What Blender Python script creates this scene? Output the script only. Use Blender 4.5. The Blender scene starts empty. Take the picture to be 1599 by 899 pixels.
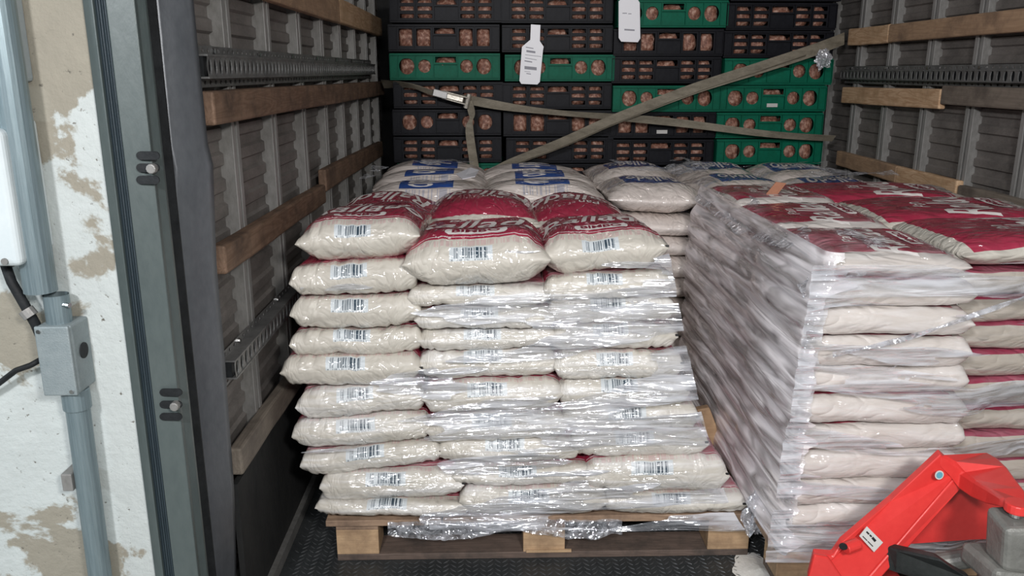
import bpy, bmesh, math, random
from mathutils import Vector, Matrix, noise
random.seed(7)
C = bpy.context.scene.collection
sc = bpy.context.scene
# ---------------------------------------------------------------- camera
F, H, PITCH, YAW = 1280.0, 1.36, math.radians(14.8), math.radians(1.35)
cam = bpy.data.objects.new('camera', bpy.data.cameras.new('camera')); C.objects.link(cam)
cam.location = (0, 0, H); cam.rotation_euler = (math.pi/2-PITCH, 0, -YAW)
cam.data.sensor_width = 36; cam.data.lens = 36*F/1599; cam.data.clip_start = .02
sc.camera = cam
# ---------------------------------------------------------------- world, lamps, exposure
w = bpy.data.worlds.new('world'); sc.world = w; w.use_nodes = True
w.node_tree.nodes['Background'].inputs[0].default_value = (.80, .90, 1, 1)
w.node_tree.nodes['Background'].inputs[1].default_value = .13
def area(name, loc, target, sx, sy, power, col):
    l = bpy.data.lights.new(name, 'AREA'); l.shape = 'RECTANGLE'; l.size = sx; l.size_y = sy
    l.energy = power; l.color = col
    o = bpy.data.objects.new(name, l); C.objects.link(o); o.location = loc
    o.rotation_euler = (Vector(target)-Vector(loc)).to_track_quat('-Z', 'Y').to_euler()
    return o
area('dock_lamp', (.55, -.40, 1.78), (.45, 2.4, .6), .26, .20, 48, (1, .97, .94))
area('dock_tube_lamp', (.3, -1.6, 2.7), (.3, 3, .8), 1.5, .14, 36, (.95, .97, 1))
area('side_dock_lamp', (-3.0, .45, 1.7), (-.75, 1.5, .85), .25, .25, 25, (.80, .93, 1))
area('dock_lamp_left', (-.75, -1.1, 2.3), (.6, 2.4, .5), .3, .2, 82, (.97, .97, 1))
area('truck_roof_lamp', (.6, 3.0, 2.36), (.6, 3.6, 0), .9, .1, 3, (1, .92, .86))
vs = sc.view_settings
vs.view_transform = 'Standard'; vs.look = 'None'; vs.gamma = 1; vs.exposure = -0.30; vs.use_curve_mapping = False
sc.cycles.transparent_max_bounces = 16; sc.cycles.max_bounces = 7
# ---------------------------------------------------------------- pixel -> point helpers
CP, SP, CY, SY = math.cos(PITCH), math.sin(PITCH), math.cos(YAW), math.sin(YAW)
def ray(px, py):
    x = (px-799.5)/F; y = -(py-449.5)/F
    f = CP+y*SP; u = -SP+y*CP
    return Vector((x*CY+f*SY, -x*SY+f*CY, u))
def onY(px, py, Y): d = ray(px, py); return d*(Y/d.y)+Vector((0, 0, H))
def onX(px, py, X): d = ray(px, py); return d*(X/d.x)+Vector((0, 0, H))
def onZ(px, py, Z): d = ray(px, py); return d*((Z-H)/d.z)+Vector((0, 0, H))
# ---------------------------------------------------------------- materials
class NT:
    def __init__(s, name):
        s.m = bpy.data.materials.new(name); s.m.use_nodes = True; s.t = s.m.node_tree; s.b = s.t.nodes['Principled BSDF']
        s.tc = s.t.nodes.new('ShaderNodeTexCoord')
    def n(s, kind, **kw):
        o = s.t.nodes.new('ShaderNode'+kind)
        for k, v in kw.items():
            if k.startswith('i_'): o.inputs[k[2:].replace('_', ' ')].default_value = v
            elif k.startswith('n') and k[1:].isdigit():
                if hasattr(v, 'links') or isinstance(v, bpy.types.NodeSocket): s.t.links.new(v, o.inputs[int(k[1:])])
                else: o.inputs[int(k[1:])].default_value = v
            else: setattr(o, k, v)
        return o
    def lk(s, a, b): s.t.links.new(a, b)
    def math(s, op, a, b=0.0, c=0.0): return s.n('Math', operation=op, n0=a, n1=b, n2=c).outputs[0]
    def mapping(s, src, scale=(1, 1, 1), rot=(0, 0, 0)):
        o = s.n('Mapping'); s.lk(src, o.inputs[0]); o.inputs['Scale'].default_value = scale; o.inputs['Rotation'].default_value = rot
        return o.outputs[0]
    def noise(s, vec, scale=5, detail=4, rough=.5, dist=0):
        o = s.n('TexNoise'); s.lk(vec, o.inputs['Vector']); o.inputs['Scale'].default_value = scale
        o.inputs['Detail'].default_value = detail; o.inputs['Roughness'].default_value = rough; o.inputs['Distortion'].default_value = dist
        return o.outputs[0]
    def ramp(s, fac, *stops):
        o = s.n('ValToRGB'); s.lk(fac, o.inputs[0]); e = o.color_ramp.elements
        while len(e) < len(stops): e.new(.5)
        for q, (p, c) in zip(e, stops): q.position = p; q.color = (*c, 1) if len(c) == 3 else c
        return o.outputs[0]
    def mix(s, fac, a, b):
        o = s.n('Mix', data_type='RGBA')
        for v, i in ((fac, 0), (a, 6), (b, 7)):
            if isinstance(v, bpy.types.NodeSocket): s.lk(v, o.inputs[i])
            elif i: o.inputs[i].default_value = (*v, 1)
            else: o.inputs[0].default_value = v
        return o.outputs[2]
    def bump(s, h, strength=.3, dist=.01, normal=None):
        o = s.n('Bump'); s.lk(h, o.inputs['Height']); o.inputs['Strength'].default_value = strength; o.inputs['Distance'].default_value = dist
        if normal: s.lk(normal, o.inputs['Normal'])
        return o.outputs[0]
    def set(s, **kw):
        for k, v in kw.items():
            i = s.b.inputs[k.replace('_', ' ')]
            if isinstance(v, bpy.types.NodeSocket): s.lk(v, i)
            elif isinstance(v, tuple) and len(v) == 3 and i.type == 'RGBA': i.default_value = (*v, 1)
            else: i.default_value = v
        return s.m
def mottled(name, a, b, scale=6, rough=.5, metal=0, bump=.15, stretch=(1, 1, 1), bd=.004, fine=80):
    t = NT(name); v = t.mapping(t.tc.outputs['Object'], stretch)
    n1 = t.noise(v, scale, 6, .65); n2 = t.noise(v, fine, 3, .6)
    col = t.ramp(t.math('ADD', t.math('MULTIPLY', n1, .75), t.math('MULTIPLY', n2, .25)), (.35, a), (.65, b))
    return t.set(Base_Color=col, Roughness=rough, Metallic=metal, Normal=t.bump(n2, bump, bd))
def wood(name, a, b, c, axis=0, rough=.75, ring=14):
    t = NT(name); sc3 = [10, 10, 10]; sc3[axis] = .9
    v = t.mapping(t.tc.outputs['Object'], tuple(sc3))
    n1 = t.noise(v, 1.4, 4, .55, .6)
    rings = t.math('FRACT', t.math('MULTIPLY', n1, ring))
    fine = t.mapping(t.tc.outputs['Object'], tuple(4 if i == axis else 120 for i in range(3)))
    n2 = t.noise(fine, 1.5, 3, .6)
    dirt = t.noise(t.tc.outputs['Object'], 9, 5, .7)
    col = t.ramp(t.math('ADD', t.math('MULTIPLY', rings, .55), t.math('MULTIPLY', n2, .45)), (.1, a), (.55, b), (.95, a))
    col = t.mix(t.ramp(dirt, (.45, (0, 0, 0)), (.7, (1, 1, 1))), col, c)
    return t.set(Base_Color=col, Roughness=rough, Normal=t.bump(n2, .35, .002))
def bag_mat(name, cloth, print_a, wrapped, print_v=(.15, .93), print_u=(.05, .95), kind='red', haze=.5):
    t = NT(name); uv = t.n('SeparateXYZ'); t.lk(t.tc.outputs['UV'], uv.inputs[0]); u, v = uv.outputs[0], uv.outputs[1]
    def box(u0, u1, v0, v1):
        a = t.math('MULTIPLY', t.math('GREATER_THAN', u, u0), t.math('LESS_THAN', u, u1))
        b = t.math('MULTIPLY', t.math('GREATER_THAN', v, v0), t.math('LESS_THAN', v, v1))
        return t.math('MULTIPLY', a, b)
    big = t.noise(t.tc.outputs['Object'], 7, 3, .5)
    base = t.mix(big, tuple(x*.90 for x in cloth), cloth)
    darkp = tuple(x*.6 for x in print_a)
    pr = t.mix(t.noise(t.tc.outputs['Object'], 25, 3), darkp, print_a)
    col = t.mix(box(*print_u, *print_v), base, pr)
    wn = t.n('TexWhiteNoise', noise_dimensions='1D')
    if kind == 'red':
        col = t.mix(box(print_u[0]+.03, print_u[1]-.03, print_v[0]+.016, print_v[0]+.021), col, (.75, .7, .68))
        # rows of fine print under the panel
        t.lk(t.math('FLOOR', t.math('MULTIPLY', u, 160)), wn.inputs['W'])
        rows = t.math('GREATER_THAN', t.math('FRACT', t.math('MULTIPLY', v, 110)), .45)
        txt = t.math('MULTIPLY', t.math('MULTIPLY', box(.1, .9, print_v[0]-.045, print_v[0]-.01), rows), t.math('GREATER_THAN', wn.outputs[0], .35))
        col = t.mix(t.math('MULTIPLY', txt, .45), col, (.5, .1, .18))
        lab = (.35, .59, .018, .098); mod = 300
    else:
        lab = (print_u[1]+.02, print_u[1]+.18, print_v[0]+.02, print_v[1]-.02); mod = 120
    wb = t.n('TexWhiteNoise', noise_dimensions='1D')
    t.lk(t.math('FLOOR', t.math('MULTIPLY', u if kind == 'red' else v, mod)), wb.inputs['W'])
    bars = t.math('GREATER_THAN', wb.outputs[0], .5)
    if kind == 'red':
        col = t.mix(t.math('MULTIPLY', box(*lab), .8), col, (.56, .62, .66))
        inner = box(lab[0]+.02, lab[1]-.02, lab[2]+.014, lab[3]-.006)
        col = t.mix(t.math('MULTIPLY', inner, bars), col, (.035, .06, .085))
        wd = t.n('TexWhiteNoise', noise_dimensions='1D'); t.lk(t.math('FLOOR', t.math('MULTIPLY', u, 260)), wd.inputs['W'])
        dig = t.math('MULTIPLY', box(lab[0]+.01, lab[1]-.02, lab[2]+.001, lab[2]+.010), t.math('GREATER_THAN', wd.outputs[0], .5))
        col = t.mix(t.math('MULTIPLY', dig, .7), col, (.06, .08, .1))
    else:
        col = t.mix(t.math('MULTIPLY', t.math('MULTIPLY', box(*lab), bars), .5), col, (.25, .3, .45))
    # folds and creases of the plastic
    ob = t.tc.outputs['Object']
    n1 = t.noise(t.mapping(ob, (7, 3.2, 7)), 2.2, 2, .5, 1.2)
    n1 = t.math('ABSOLUTE', t.math('SUBTRACT', n1, .5))
    bn = t.bump(n1, .6, .022)
    rnd = t.n('ObjectInfo')
    cb = t.n('VectorMath', operation='ADD'); t.lk(t.tc.outputs['Object'], cb.inputs[0]); t.lk(rnd.outputs['Location'], cb.inputs[1])
    if wrapped:
        s1 = t.noise(t.mapping(cb.outputs[0], (1.8, 4, 30), (0, .05, 0)), 1.5, 1.5, .5, .4)
        s2 = t.noise(t.mapping(cb.outputs[0], (4, 6, 34), (0, -.16, 0)), 2.2, 2, .5, .8)
        hgt = t.math('ADD', s1, t.math('MULTIPLY', s2, .7))
        cn = t.bump(hgt, 1.0, .020)
        col = t.mix(t.ramp(t.math('MULTIPLY', t.math('ADD', s1, s2), .5), (.42, (0, 0, 0)), (.68, (haze,)*3)), col, (.86, .86, .88))
        return t.set(Base_Color=col, Roughness=.45, Normal=bn, Coat_Weight=1.0, Coat_Roughness=.09, Coat_IOR=1.9, Coat_Normal=cn, Specular_IOR_Level=.4)
    s1 = t.noise(t.mapping(cb.outputs[0], (9, 3, 8)), 1.5, 1.5, .5, 1.5)
    cn = t.bump(t.math('ABSOLUTE', t.math('SUBTRACT', s1, .5)), 1, .04)
    return t.set(Base_Color=col, Roughness=.5, Normal=bn, Coat_Weight=1, Coat_Roughness=.09, Coat_IOR=1.7, Coat_Normal=cn)
def film_mat(name, dens=.16, tint=(.92, .94, 1), scale=(3, 3, 60), rot=(0, 0, 0), milk=.10, bd=.022, crink=(5, 8, 40)):
    t = NT(name); ob = t.tc.outputs['Object']
    s1 = t.noise(t.mapping(ob, scale, rot), 1.5, 2, .5, .6)
    s2 = t.noise(t.mapping(ob, crink), 1.5, 1.5, .5, .8)
    nrm = t.bump(t.math('ADD', s1, t.math('MULTIPLY', s2, .6)), 1.0, bd)
    gl = t.n('BsdfAnisotropic' if False else 'BsdfGlossy'); gl.inputs['Roughness'].default_value = .10; gl.inputs['Color'].default_value = (*tint, 1); t.lk(nrm, gl.inputs['Normal'])
    df = t.n('BsdfDiffuse'); df.inputs['Color'].default_value = (*tint, 1); t.lk(nrm, df.inputs['Normal'])
    tr = t.n('BsdfTransparent'); tr.inputs['Color'].default_value = (.97, .97, .97, 1)
    m1 = t.n('MixShader'); t.lk(t.ramp(s2, (.35, (milk*.4,)*3), (.7, (milk*2,)*3)), m1.inputs[0]); t.lk(tr.outputs[0], m1.inputs[1]); t.lk(df.outputs[0], m1.inputs[2])
    m2 = t.n('MixShader'); t.lk(t.ramp(s1, (.35, (dens*.5,)*3), (.65, (dens*1.7,)*3)), m2.inputs[0]); t.lk(m1.outputs[0], m2.inputs[1]); t.lk(gl.outputs[0], m2.inputs[2])
    t.lk(m2.outputs[0], t.t.nodes['Material Output'].inputs[0]); t.t.nodes.remove(t.b)
    return t.m
def plain(name, col, rough=.5, metal=0, **kw):
    return NT(name).set(Base_Color=col, Roughness=rough, Metallic=metal, **kw)
def concrete_mat():
    t = NT('painted_concrete'); ob = t.tc.outputs['Object']
    n1 = t.noise(ob, 3.2, 7, .6, .3); n2 = t.noise(ob, 60, 4, .6); n3 = t.noise(ob, 14, 5, .7)
    white = t.mix(n3, (.40, .43, .42), (.53, .57, .56))
    bare_and_shade = t.mix(n3, (.22, .205, .165), (.31, .285, .23))
    col = t.mix(t.ramp(n1, (.49, (0, 0, 0)), (.51, (1, 1, 1))), white, bare_and_shade)  # tan patches: bare concrete, spread further to stand in for the conduit's shadow
    pits = t.ramp(n2, (.30, (0, 0, 0)), (.36, (1, 1, 1)))
    col = t.mix(pits, (.12, .11, .09), col)
    return t.set(Base_Color=col, Roughness=.85, Normal=t.bump(t.math('ADD', n3, n2), .5, .006))
M = {
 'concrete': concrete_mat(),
 'galv': mottled('galvanised_steel', (.14, .19, .21), (.23, .29, .31), 9, .42, .45, .1, (30, 30, .8)),
 'castbox': mottled('cast_metal_box', (.21, .25, .26), (.27, .31, .32), 30, .55, .3, .5, bd=.002, fine=300),
 'white_plastic': mottled('white_box_plastic', (.50, .56, .58), (.57, .62, .63), 4, .35, 0, .03),
 'grey_plastic': mottled('grey_box_plastic', (.25, .29, .31), (.32, .36, .38), 4, .5, 0, .05),
 'rubber': mottled('black_rubber', (.008, .009, .010), (.022, .024, .026), 12, .6, 0, .3),
 'jamb': mottled('green_grey_painted_steel', (.060, .078, .078), (.085, .105, .103), 5, .42, .1, .15, (1, 1, .4)),
 'jambdark': mottled('dark_blue_seal', (.012, .022, .030), (.035, .052, .062), 8, .5, 0, .3, (60, 60, 1)),
 'sheet': mottled('dark_blue_grey_sheet', (.080, .088, .100), (.15, .16, .175), 3, .38, .3, .1, (1, 1, .5)),
 'panel': mottled('dirty_aluminium_panel', (.125, .115, .108), (.235, .215, .20), 7, .55, .25, .2, (1, 1, 2)),
 'post': mottled('grey_steel_post', (.17, .165, .155), (.28, .275, .265), 10, .5, .35, .2, (1, 1, .5)),
 'postlight': mottled('pale_post_flange', (.30, .30, .29), (.44, .43, .42), 14, .45, .4, .15, (1, 1, .4)),
 'rail': mottled('perforated_steel', (.14, .14, .14), (.26, .26, .255), 18, .45, .5, .2),
 'kick': mottled('black_kickboard', (.016, .017, .018), (.035, .035, .034), 6, .7, 0, .3, (1, 1, .4)),
 'floor': mottled('dark_floor_steel', (.035, .040, .042), (.075, .080, .082), 5, .45, .5, .3),
 'tread': mottled('worn_tread_steel', (.075, .082, .085), (.14, .145, .15), 9, .38, .6, .2),
 'truckdark': mottled('truck_body_dark', (.03, .03, .032), (.05, .05, .05), 3, .7),
 'wood_old': wood('old_brown_timber', (.14, .085, .055), (.23, .15, .105), (.09, .062, .047), 1),
 'wood_new': wood('fresh_pine', (.40, .22, .11), (.66, .46, .29), (.42, .27, .15), 1, ring=12),
 'wood_mid': wood('brown_timber', (.30, .19, .115), (.42, .28, .175), (.22, .145, .095), 1),
 'wood_grey': wood('grey_timber', (.15, .125, .10), (.22, .185, .15), (.11, .09, .075), 1),
 'pal_x': wood('pallet_board_wood', (.24, .155, .10), (.36, .245, .165), (.15, .10, .07), 0),
 'pal_block': wood('pallet_block_wood', (.36, .23, .13), (.50, .34, .20), (.26, .17, .10), 0, ring=6),
 'pal_dark': wood('dark_pallet_wood', (.085, .06, .048), (.14, .10, .08), (.05, .04, .034), 0),  # darker brown wood for the bottom boards
 'bag_loose': bag_mat('cream_bag_plastic', (.56, .525, .46), (.44, .030, .075), False),
 'bag_wrap': bag_mat('cream_bag_in_film', (.56, .525, .46), (.44, .030, .075), True),
 'bag_right': bag_mat('pinkish_bag_in_film', (.60, .55, .51), (.44, .030, .075), True, (.14, .90), (.13, .90), haze=.3),
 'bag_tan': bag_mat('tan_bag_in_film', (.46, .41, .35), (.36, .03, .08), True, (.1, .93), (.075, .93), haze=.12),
 'bag_blue': bag_mat('pale_pink_bag_plastic', (.80, .72, .67), (.03, .10, .40), False, (.30, .70), (.15, .76), 'blue'),
 'ink_white': plain('white_print', (.80, .76, .73), .35), 'ink_red': plain('maroon_print', (.22, .015, .04), .4),
 'mark': plain('black_seam_mark', (.015, .015, .015), .5),
 'crate_black': mottled('black_crate_plastic', (.006, .006, .009), (.012, .013, .017), 10, .45, 0, .1),
 'crate_green': mottled('green_crate_plastic', (.0, .095, .052), (.0, .135, .078), 10, .5, 0, .1),
 'crate_grey': mottled('grey_crate_plastic', (.20, .21, .23), (.27, .28, .3), 10, .35, 0, .1),
 'tag': plain('white_card', (.86, .86, .90), .4), 'tagink': plain('grey_print', (.30, .30, .34), .6),
 'strap': mottled('dirty_olive_webbing', (.14, .122, .09), (.27, .24, .185), 12, .8, 0, .4, (1, 1, 3)),
 'ratchet': mottled('zinc_ratchet', (.40, .37, .32), (.6, .57, .5), 20, .35, .7, .2),
 'film': film_mat('stretch_film', .20, milk=.26, scale=(1.6, 4, 24)), 'film_side': film_mat('stretch_film_side', .22, (.95, .90, .92), (3, 1.0, 22), (.22, 0, 0), .66, .013, (1, 3, 20)),
 'film_loose': film_mat('loose_film', .20, milk=.20, scale=(18, 18, 18), crink=(25, 25, 25)),
 'red': mottled('red_gloss_paint', (.58, .030, .028), (.68, .048, .042), 6, .30, 0, .06),
 'pump': mottled('grey_pump_casting', (.13, .13, .12), (.20, .20, .185), 12, .5, .2, .5, bd=.003),
 'blacksteel': mottled('black_linkage_steel', (.02, .024, .024), (.05, .055, .055), 12, .4, .5, .2),
 'chrome': plain('bright_pin_steel', (.6, .6, .6), .2, 1.0), 'sticker': plain('white_sticker', (.55, .54, .52), .5),
 'blue_sticker': plain('blue_sticker', (.10, .33, .42), .4),
 'flour': mottled('white_flour', (.62, .60, .55), (.74, .72, .68), 20, .9, 0, .5),
 'cardboard': mottled('brown_cardboard', (.33, .14, .08), (.42, .19, .11), 8, .7),
 'paper': plain('white_paper', (.75, .75, .80), .5),
}
def bread_mat():
    t = NT('bread_in_clear_wrap'); ob = t.tc.outputs['Object']; oi = t.n('ObjectInfo')
    cb = t.n('VectorMath', operation='ADD'); t.lk(ob, cb.inputs[0]); t.lk(oi.outputs['Location'], cb.inputs[1])
    n1 = t.noise(cb.outputs[0], 2.6, 5, .65); n2 = t.noise(cb.outputs[0], 4.5, 2, .5, 1.5)
    col = t.ramp(n1, (.32, (.10, .035, .022)), (.5, (.30, .13, .085)), (.66, (.62, .40, .31)))
    return t.set(Base_Color=col, Roughness=.6, Coat_Weight=1, Coat_Roughness=.12, Coat_IOR=1.8, Coat_Normal=t.bump(n2, 1, .06))
M['bread'] = bread_mat()
for k, v in (('crate_black', .12), ('crate_green', .15), ('rubber', .2), ('truckdark', .1), ('kick', .2), ('wood_old', .2)):
    M[k].node_tree.nodes['Principled BSDF'].inputs['Specular IOR Level'].default_value = v
# ---------------------------------------------------------------- mesh helpers
def mesh_obj(name, verts, faces, mat, parent=None, smooth=False, loc=None):
    me = bpy.data.meshes.new(name); me.from_pydata([tuple(v) for v in verts], [], faces); me.update()
    if mat: me.materials.append(mat)
    if smooth: me.polygons.foreach_set('use_smooth', [True]*len(me.polygons))
    o = bpy.data.objects.new(name, me); C.objects.link(o)
    if parent: o.parent = parent
    if loc: o.location = loc
    return o
class MB:
    def __init__(s): s.v, s.f = [], []
    def quadgrid(s, fn, nu, nv, closed_u=False):
        b = len(s.v); 
        for j in range(nv+1):
            for i in range(nu+(0 if closed_u else 1)): s.v.append(Vector(fn(i/nu, j/nv)))
        n = nu if closed_u else nu+1
        for j in range(nv):
            for i in range(nu):
                a = b+j*n+i; c = b+j*n+(i+1) % n
                s.f.append((a, c, c+n, a+n))
        return s
    def hexa(s, p):      # 8 points: bottom 4 ccw, top 4 ccw
        b = len(s.v); s.v += [Vector(q) for q in p]
        for f in ((3, 2, 1, 0), (4, 5, 6, 7), (0, 1, 5, 4), (1, 2, 6, 5), (2, 3, 7, 6), (3, 0, 4, 7)): s.f.append(tuple(b+i for i in f))
        return s
    def box(s, x0, x1, y0, y1, z0, z1):
        return s.hexa([(x0, y0, z0), (x1, y0, z0), (x1, y1, z0), (x0, y1, z0), (x0, y0, z1), (x1, y0, z1), (x1, y1, z1), (x0, y1, z1)])
    def prism(s, poly, axis_vec):   # polygon (list of 3D points) extruded along a vector
        b = len(s.v); n = len(poly); a = Vector(axis_vec)
        s.v += [Vector(p) for p in poly]+[Vector(p)+a for p in poly]
        s.f.append(tuple(b+i for i in range(n))[::-1]); s.f.append(tuple(b+n+i for i in range(n)))
        for i in range(n): j = (i+1) % n; s.f.append((b+i, b+j, b+n+j, b+n+i))
        return s
    def tube(s, pts, r, n=12, caps=True):
        pts = [Vector(p) for p in pts]; rr = r if isinstance(r, (list, tuple)) else [r]*len(pts); b = len(s.v)
        up = None
        for k, p in enumerate(pts):
            d = (pts[min(k+1, len(pts)-1)]-pts[max(k-1, 0)]).normalized()
            if up is None: up = Vector((0, 0, 1)) if abs(d.z) < .9 else Vector((1, 0, 0))
            x = d.cross(up).normalized(); y = x.cross(d).normalized(); up = y
            for i in range(n):
                a = 2*math.pi*i/n; s.v.append(p+x*math.cos(a)*rr[k]+y*math.sin(a)*rr[k])
        for k in range(len(pts)-1):
            for i in range(n):
                j = (i+1) % n; s.f.append((b+k*n+i, b+k*n+j, b+(k+1)*n+j, b+(k+1)*n+i))
        if caps:
            s.f.append(tuple(b+i for i in range(n))[::-1]); e = b+(len(pts)-1)*n; s.f.append(tuple(e+i for i in range(n)))
        return s
    def build(s, name, mat, parent=None, bevel=0, smooth=False, origin=None, seg=2):
        if origin is not None:
            origin = Vector(origin); s.v = [v-origin for v in s.v]
        o = mesh_obj(name, s.v, s.f, mat, parent, smooth, origin)
        bm = bmesh.new(); bm.from_mesh(o.data); bmesh.ops.recalc_face_normals(bm, faces=bm.faces); bm.to_mesh(o.data); bm.free()
        if bevel:
            m = o.modifiers.new('bevel', 'BEVEL'); m.width = bevel; m.segments = seg; m.limit_method = 'ANGLE'; m.angle_limit = .7
        return o
def empty(name, loc=(0, 0, 0), parent=None):
    o = bpy.data.objects.new(name, None); C.objects.link(o); o.location = loc; o.empty_display_size = .05
    if parent: o.parent = parent
    return o
def tag(o, label, cat, group=None):
    o['label'] = label; o['category'] = cat
    if group: o['group'] = group
    return o
def struct(o): o['kind'] = 'structure'; return o
def plank(p0, p1, hgt, thick, mat, parent, name='plank', warp=.0, nrm=(1, 0, 0), label=None):
    """a board from p0 to p1 (lower edge, wall side), its face towards nrm"""
    p0, p1, nrm = Vector(p0), Vector(p1), Vector(nrm)
    up = Vector((0, 0, hgt)); m = MB(); n = 6; d = p1-p0
    pts = []
    for k in range(n+1):
        t = k/n; q = p0+d*t+Vector((0, 0, random.uniform(-warp, warp))); b = nrm*(thick+random.uniform(-warp, warp))
        pts.append([q, q+b, q+b+up, q+up])
    for k in range(n):
        b = len(m.v)
        m.v += pts[k]+pts[k+1]
        for i in range(4): j = (i+1) % 4; m.f.append((b+i, b+j, b+4+j, b+4+i))
        if k == 0: m.f.append((b+3, b+2, b+1, b))
        if k == n-1: m.f.append((b+4, b+5, b+6, b+7))
    o = m.build(name, mat, parent, origin=p0)
    bm = bmesh.new(); bm.from_mesh(o.data); bmesh.ops.remove_doubles(bm, verts=bm.verts, dist=1e-5); bm.to_mesh(o.data); bm.free()
    md = o.modifiers.new('bevel', 'BEVEL'); md.width = .006; md.segments = 2; md.limit_method = 'ANGLE'; md.angle_limit = .9
    if label: o['label'] = label
    return o
def holed_cell(m, x0, x1, z0, z1, hole, y, th=0, n=24):
    """a rectangle in the XZ plane with a hole: ('c',cx,cz,rx,rz) or ('r',x0,x1,z0,z1); adds the inner rim of depth th"""
    if hole is None:
        b = len(m.v); m.v += [Vector((x0, y, z0)), Vector((x1, y, z0)), Vector((x1, y, z1)), Vector((x0, y, z1))]; m.f.append((b, b+1, b+2, b+3)); return
    if hole[0] == 'c': cx, cz = hole[1], hole[2]
    else: cx, cz = (hole[1]+hole[2])/2, (hole[3]+hole[4])/2
    def edge(a, X0, X1, Z0, Z1):
        dx, dz = math.cos(a), math.sin(a); t = 1e9
        if dx > 1e-9: t = min(t, (X1-cx)/dx)
        if dx < -1e-9: t = min(t, (X0-cx)/dx)
        if dz > 1e-9: t = min(t, (Z1-cz)/dz)
        if dz < -1e-9: t = min(t, (Z0-cz)/dz)
        return cx+dx*t, cz+dz*t
    angs = [2*math.pi*i/n for i in range(n)]
    angs += [math.atan2(z-cz, x-cx) % (2*math.pi) for x in (x0, x1) for z in (z0, z1)]
    if hole[0] == 'r': angs += [math.atan2(z-cz, x-cx) % (2*math.pi) for x in hole[1:3] for z in hole[3:5]]
    angs = sorted(set(round(a, 5) for a in angs)); N = len(angs); b = len(m.v)
    for a in angs:
        ox, oz = edge(a, x0, x1, z0, z1)
        if hole[0] == 'c':
            ix, iz = cx+hole[3]*math.cos(a), cz+hole[4]*math.sin(a)
            if len(hole) > 5: iz = min(iz, hole[5])
        else: ix, iz = edge(a, *hole[1:5])
        m.v += [Vector((ox, y, oz)), Vector((ix, y, iz)), Vector((ix, y+th, iz))]
    for i in range(N):
        j = (i+1) % N
        m.f.append((b+3*i, b+3*j, b+3*j+1, b+3*i+1))
        if th: m.f.append((b+3*i+1, b+3*j+1, b+3*j+2, b+3*i+2))
def ribbon(name, pts, width, mat, thick=.0025, parent=None, twist=None, side=(0, 0, 1), origin=None, sub=8):
    """flat webbing along a polyline; side = direction of its width"""
    P = [Vector(p) for p in pts]; dense = []
    for k in range(len(P)-1):
        p0 = P[max(k-1, 0)]; p1 = P[k]; p2 = P[k+1]; p3 = P[min(k+2, len(P)-1)]
        for i in range(sub):
            t = i/sub
            dense.append((.5*((2*p1)+(-p0+p2)*t+(2*p0-5*p1+4*p2-p3)*t*t+(-p0+3*p1-3*p2+p3)*t**3), (k+t)/(len(P)-1)))
    dense.append((P[-1], 1.0)); m = MB(); prev = None
    for k, (p, t) in enumerate(dense):
        d = (dense[min(k+1, len(dense)-1)][0]-dense[max(k-1, 0)][0]).normalized()
        s = Vector(side); s = (s-d*s.dot(d)).normalized()
        if twist: s = Matrix.Rotation(twist(t), 3, d) @ s
        nn = d.cross(s).normalized(); wv = width(t) if callable(width) else width
        ring = [p-s*wv/2, p+s*wv/2, p+s*wv/2+nn*thick, p-s*wv/2+nn*thick]
        b = len(m.v); m.v += ring
        if prev is not None:
            for i in range(4): j = (i+1) % 4; m.f.append((prev+i, prev+j, b+j, b+i))
        else: m.f.append((b+3, b+2, b+1, b))
        prev = b
    m.f.append((prev, prev+1, prev+2, prev+3))
    return m.build(name, mat, parent, origin=origin or P[0])
# ================================================================ SETTING
XL, XR = -.62, 1.78
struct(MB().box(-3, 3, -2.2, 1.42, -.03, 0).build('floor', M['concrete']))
fl = struct(MB().box(-.70, 1.86, 1.42, 5.1, -.03, 0).build('floor_truck', M['floor']))
# raised tread bars of the chequer plate, in the part of the floor in view
m = MB()
def treads(x0, x1, y0, y1):
    st = .021; j = 0; y = y0
    while y < y1:
        x = x0+(j % 2)*st; i = 0
        while x < x1:
            a = math.pi/4*(1 if ((i+j) % 2) else -1)+.0; L, W, h = .0125, .0032, .0016
            dx, dy = math.cos(a), math.sin(a)
            m.v += [Vector((x-dx*L, y-dy*L, 0)), Vector((x+dy*W, y-dx*W, 0)), Vector((x+dx*L, y+dy*L, 0)), Vector((x-dy*W, y+dx*W, 0)),
                    Vector((x-dx*L*.7, y-dy*L*.7, h)), Vector((x+dy*W*.4, y-dx*W*.4, h)), Vector((x+dx*L*.7, y+dy*L*.7, h)), Vector((x-dy*W*.4, y+dx*W*.4, h))]
            b = len(m.v)-8
            for q in ((0, 1, 5, 4), (1, 2, 6, 5), (2, 3, 7, 6), (3, 0, 4, 7), (4, 5, 6, 7)): m.f.append(tuple(b+k for k in q))
            x += st*1.0; i += 1
        y += st; j += 1
treads(-.58, .95, 1.72, 2.9)
tr = m.build('tread_pattern', M['tread'], fl); tr['kind'] = 'stuff'
struct(MB().box(-.72, 1.88, 1.9, 5.1, 2.4, 2.44).build('ceiling', M['truckdark']))
struct(MB().box(-.72, 1.88, 5.02, 5.06, 0, 2.4).build('wall_back', M['truckdark']))
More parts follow.
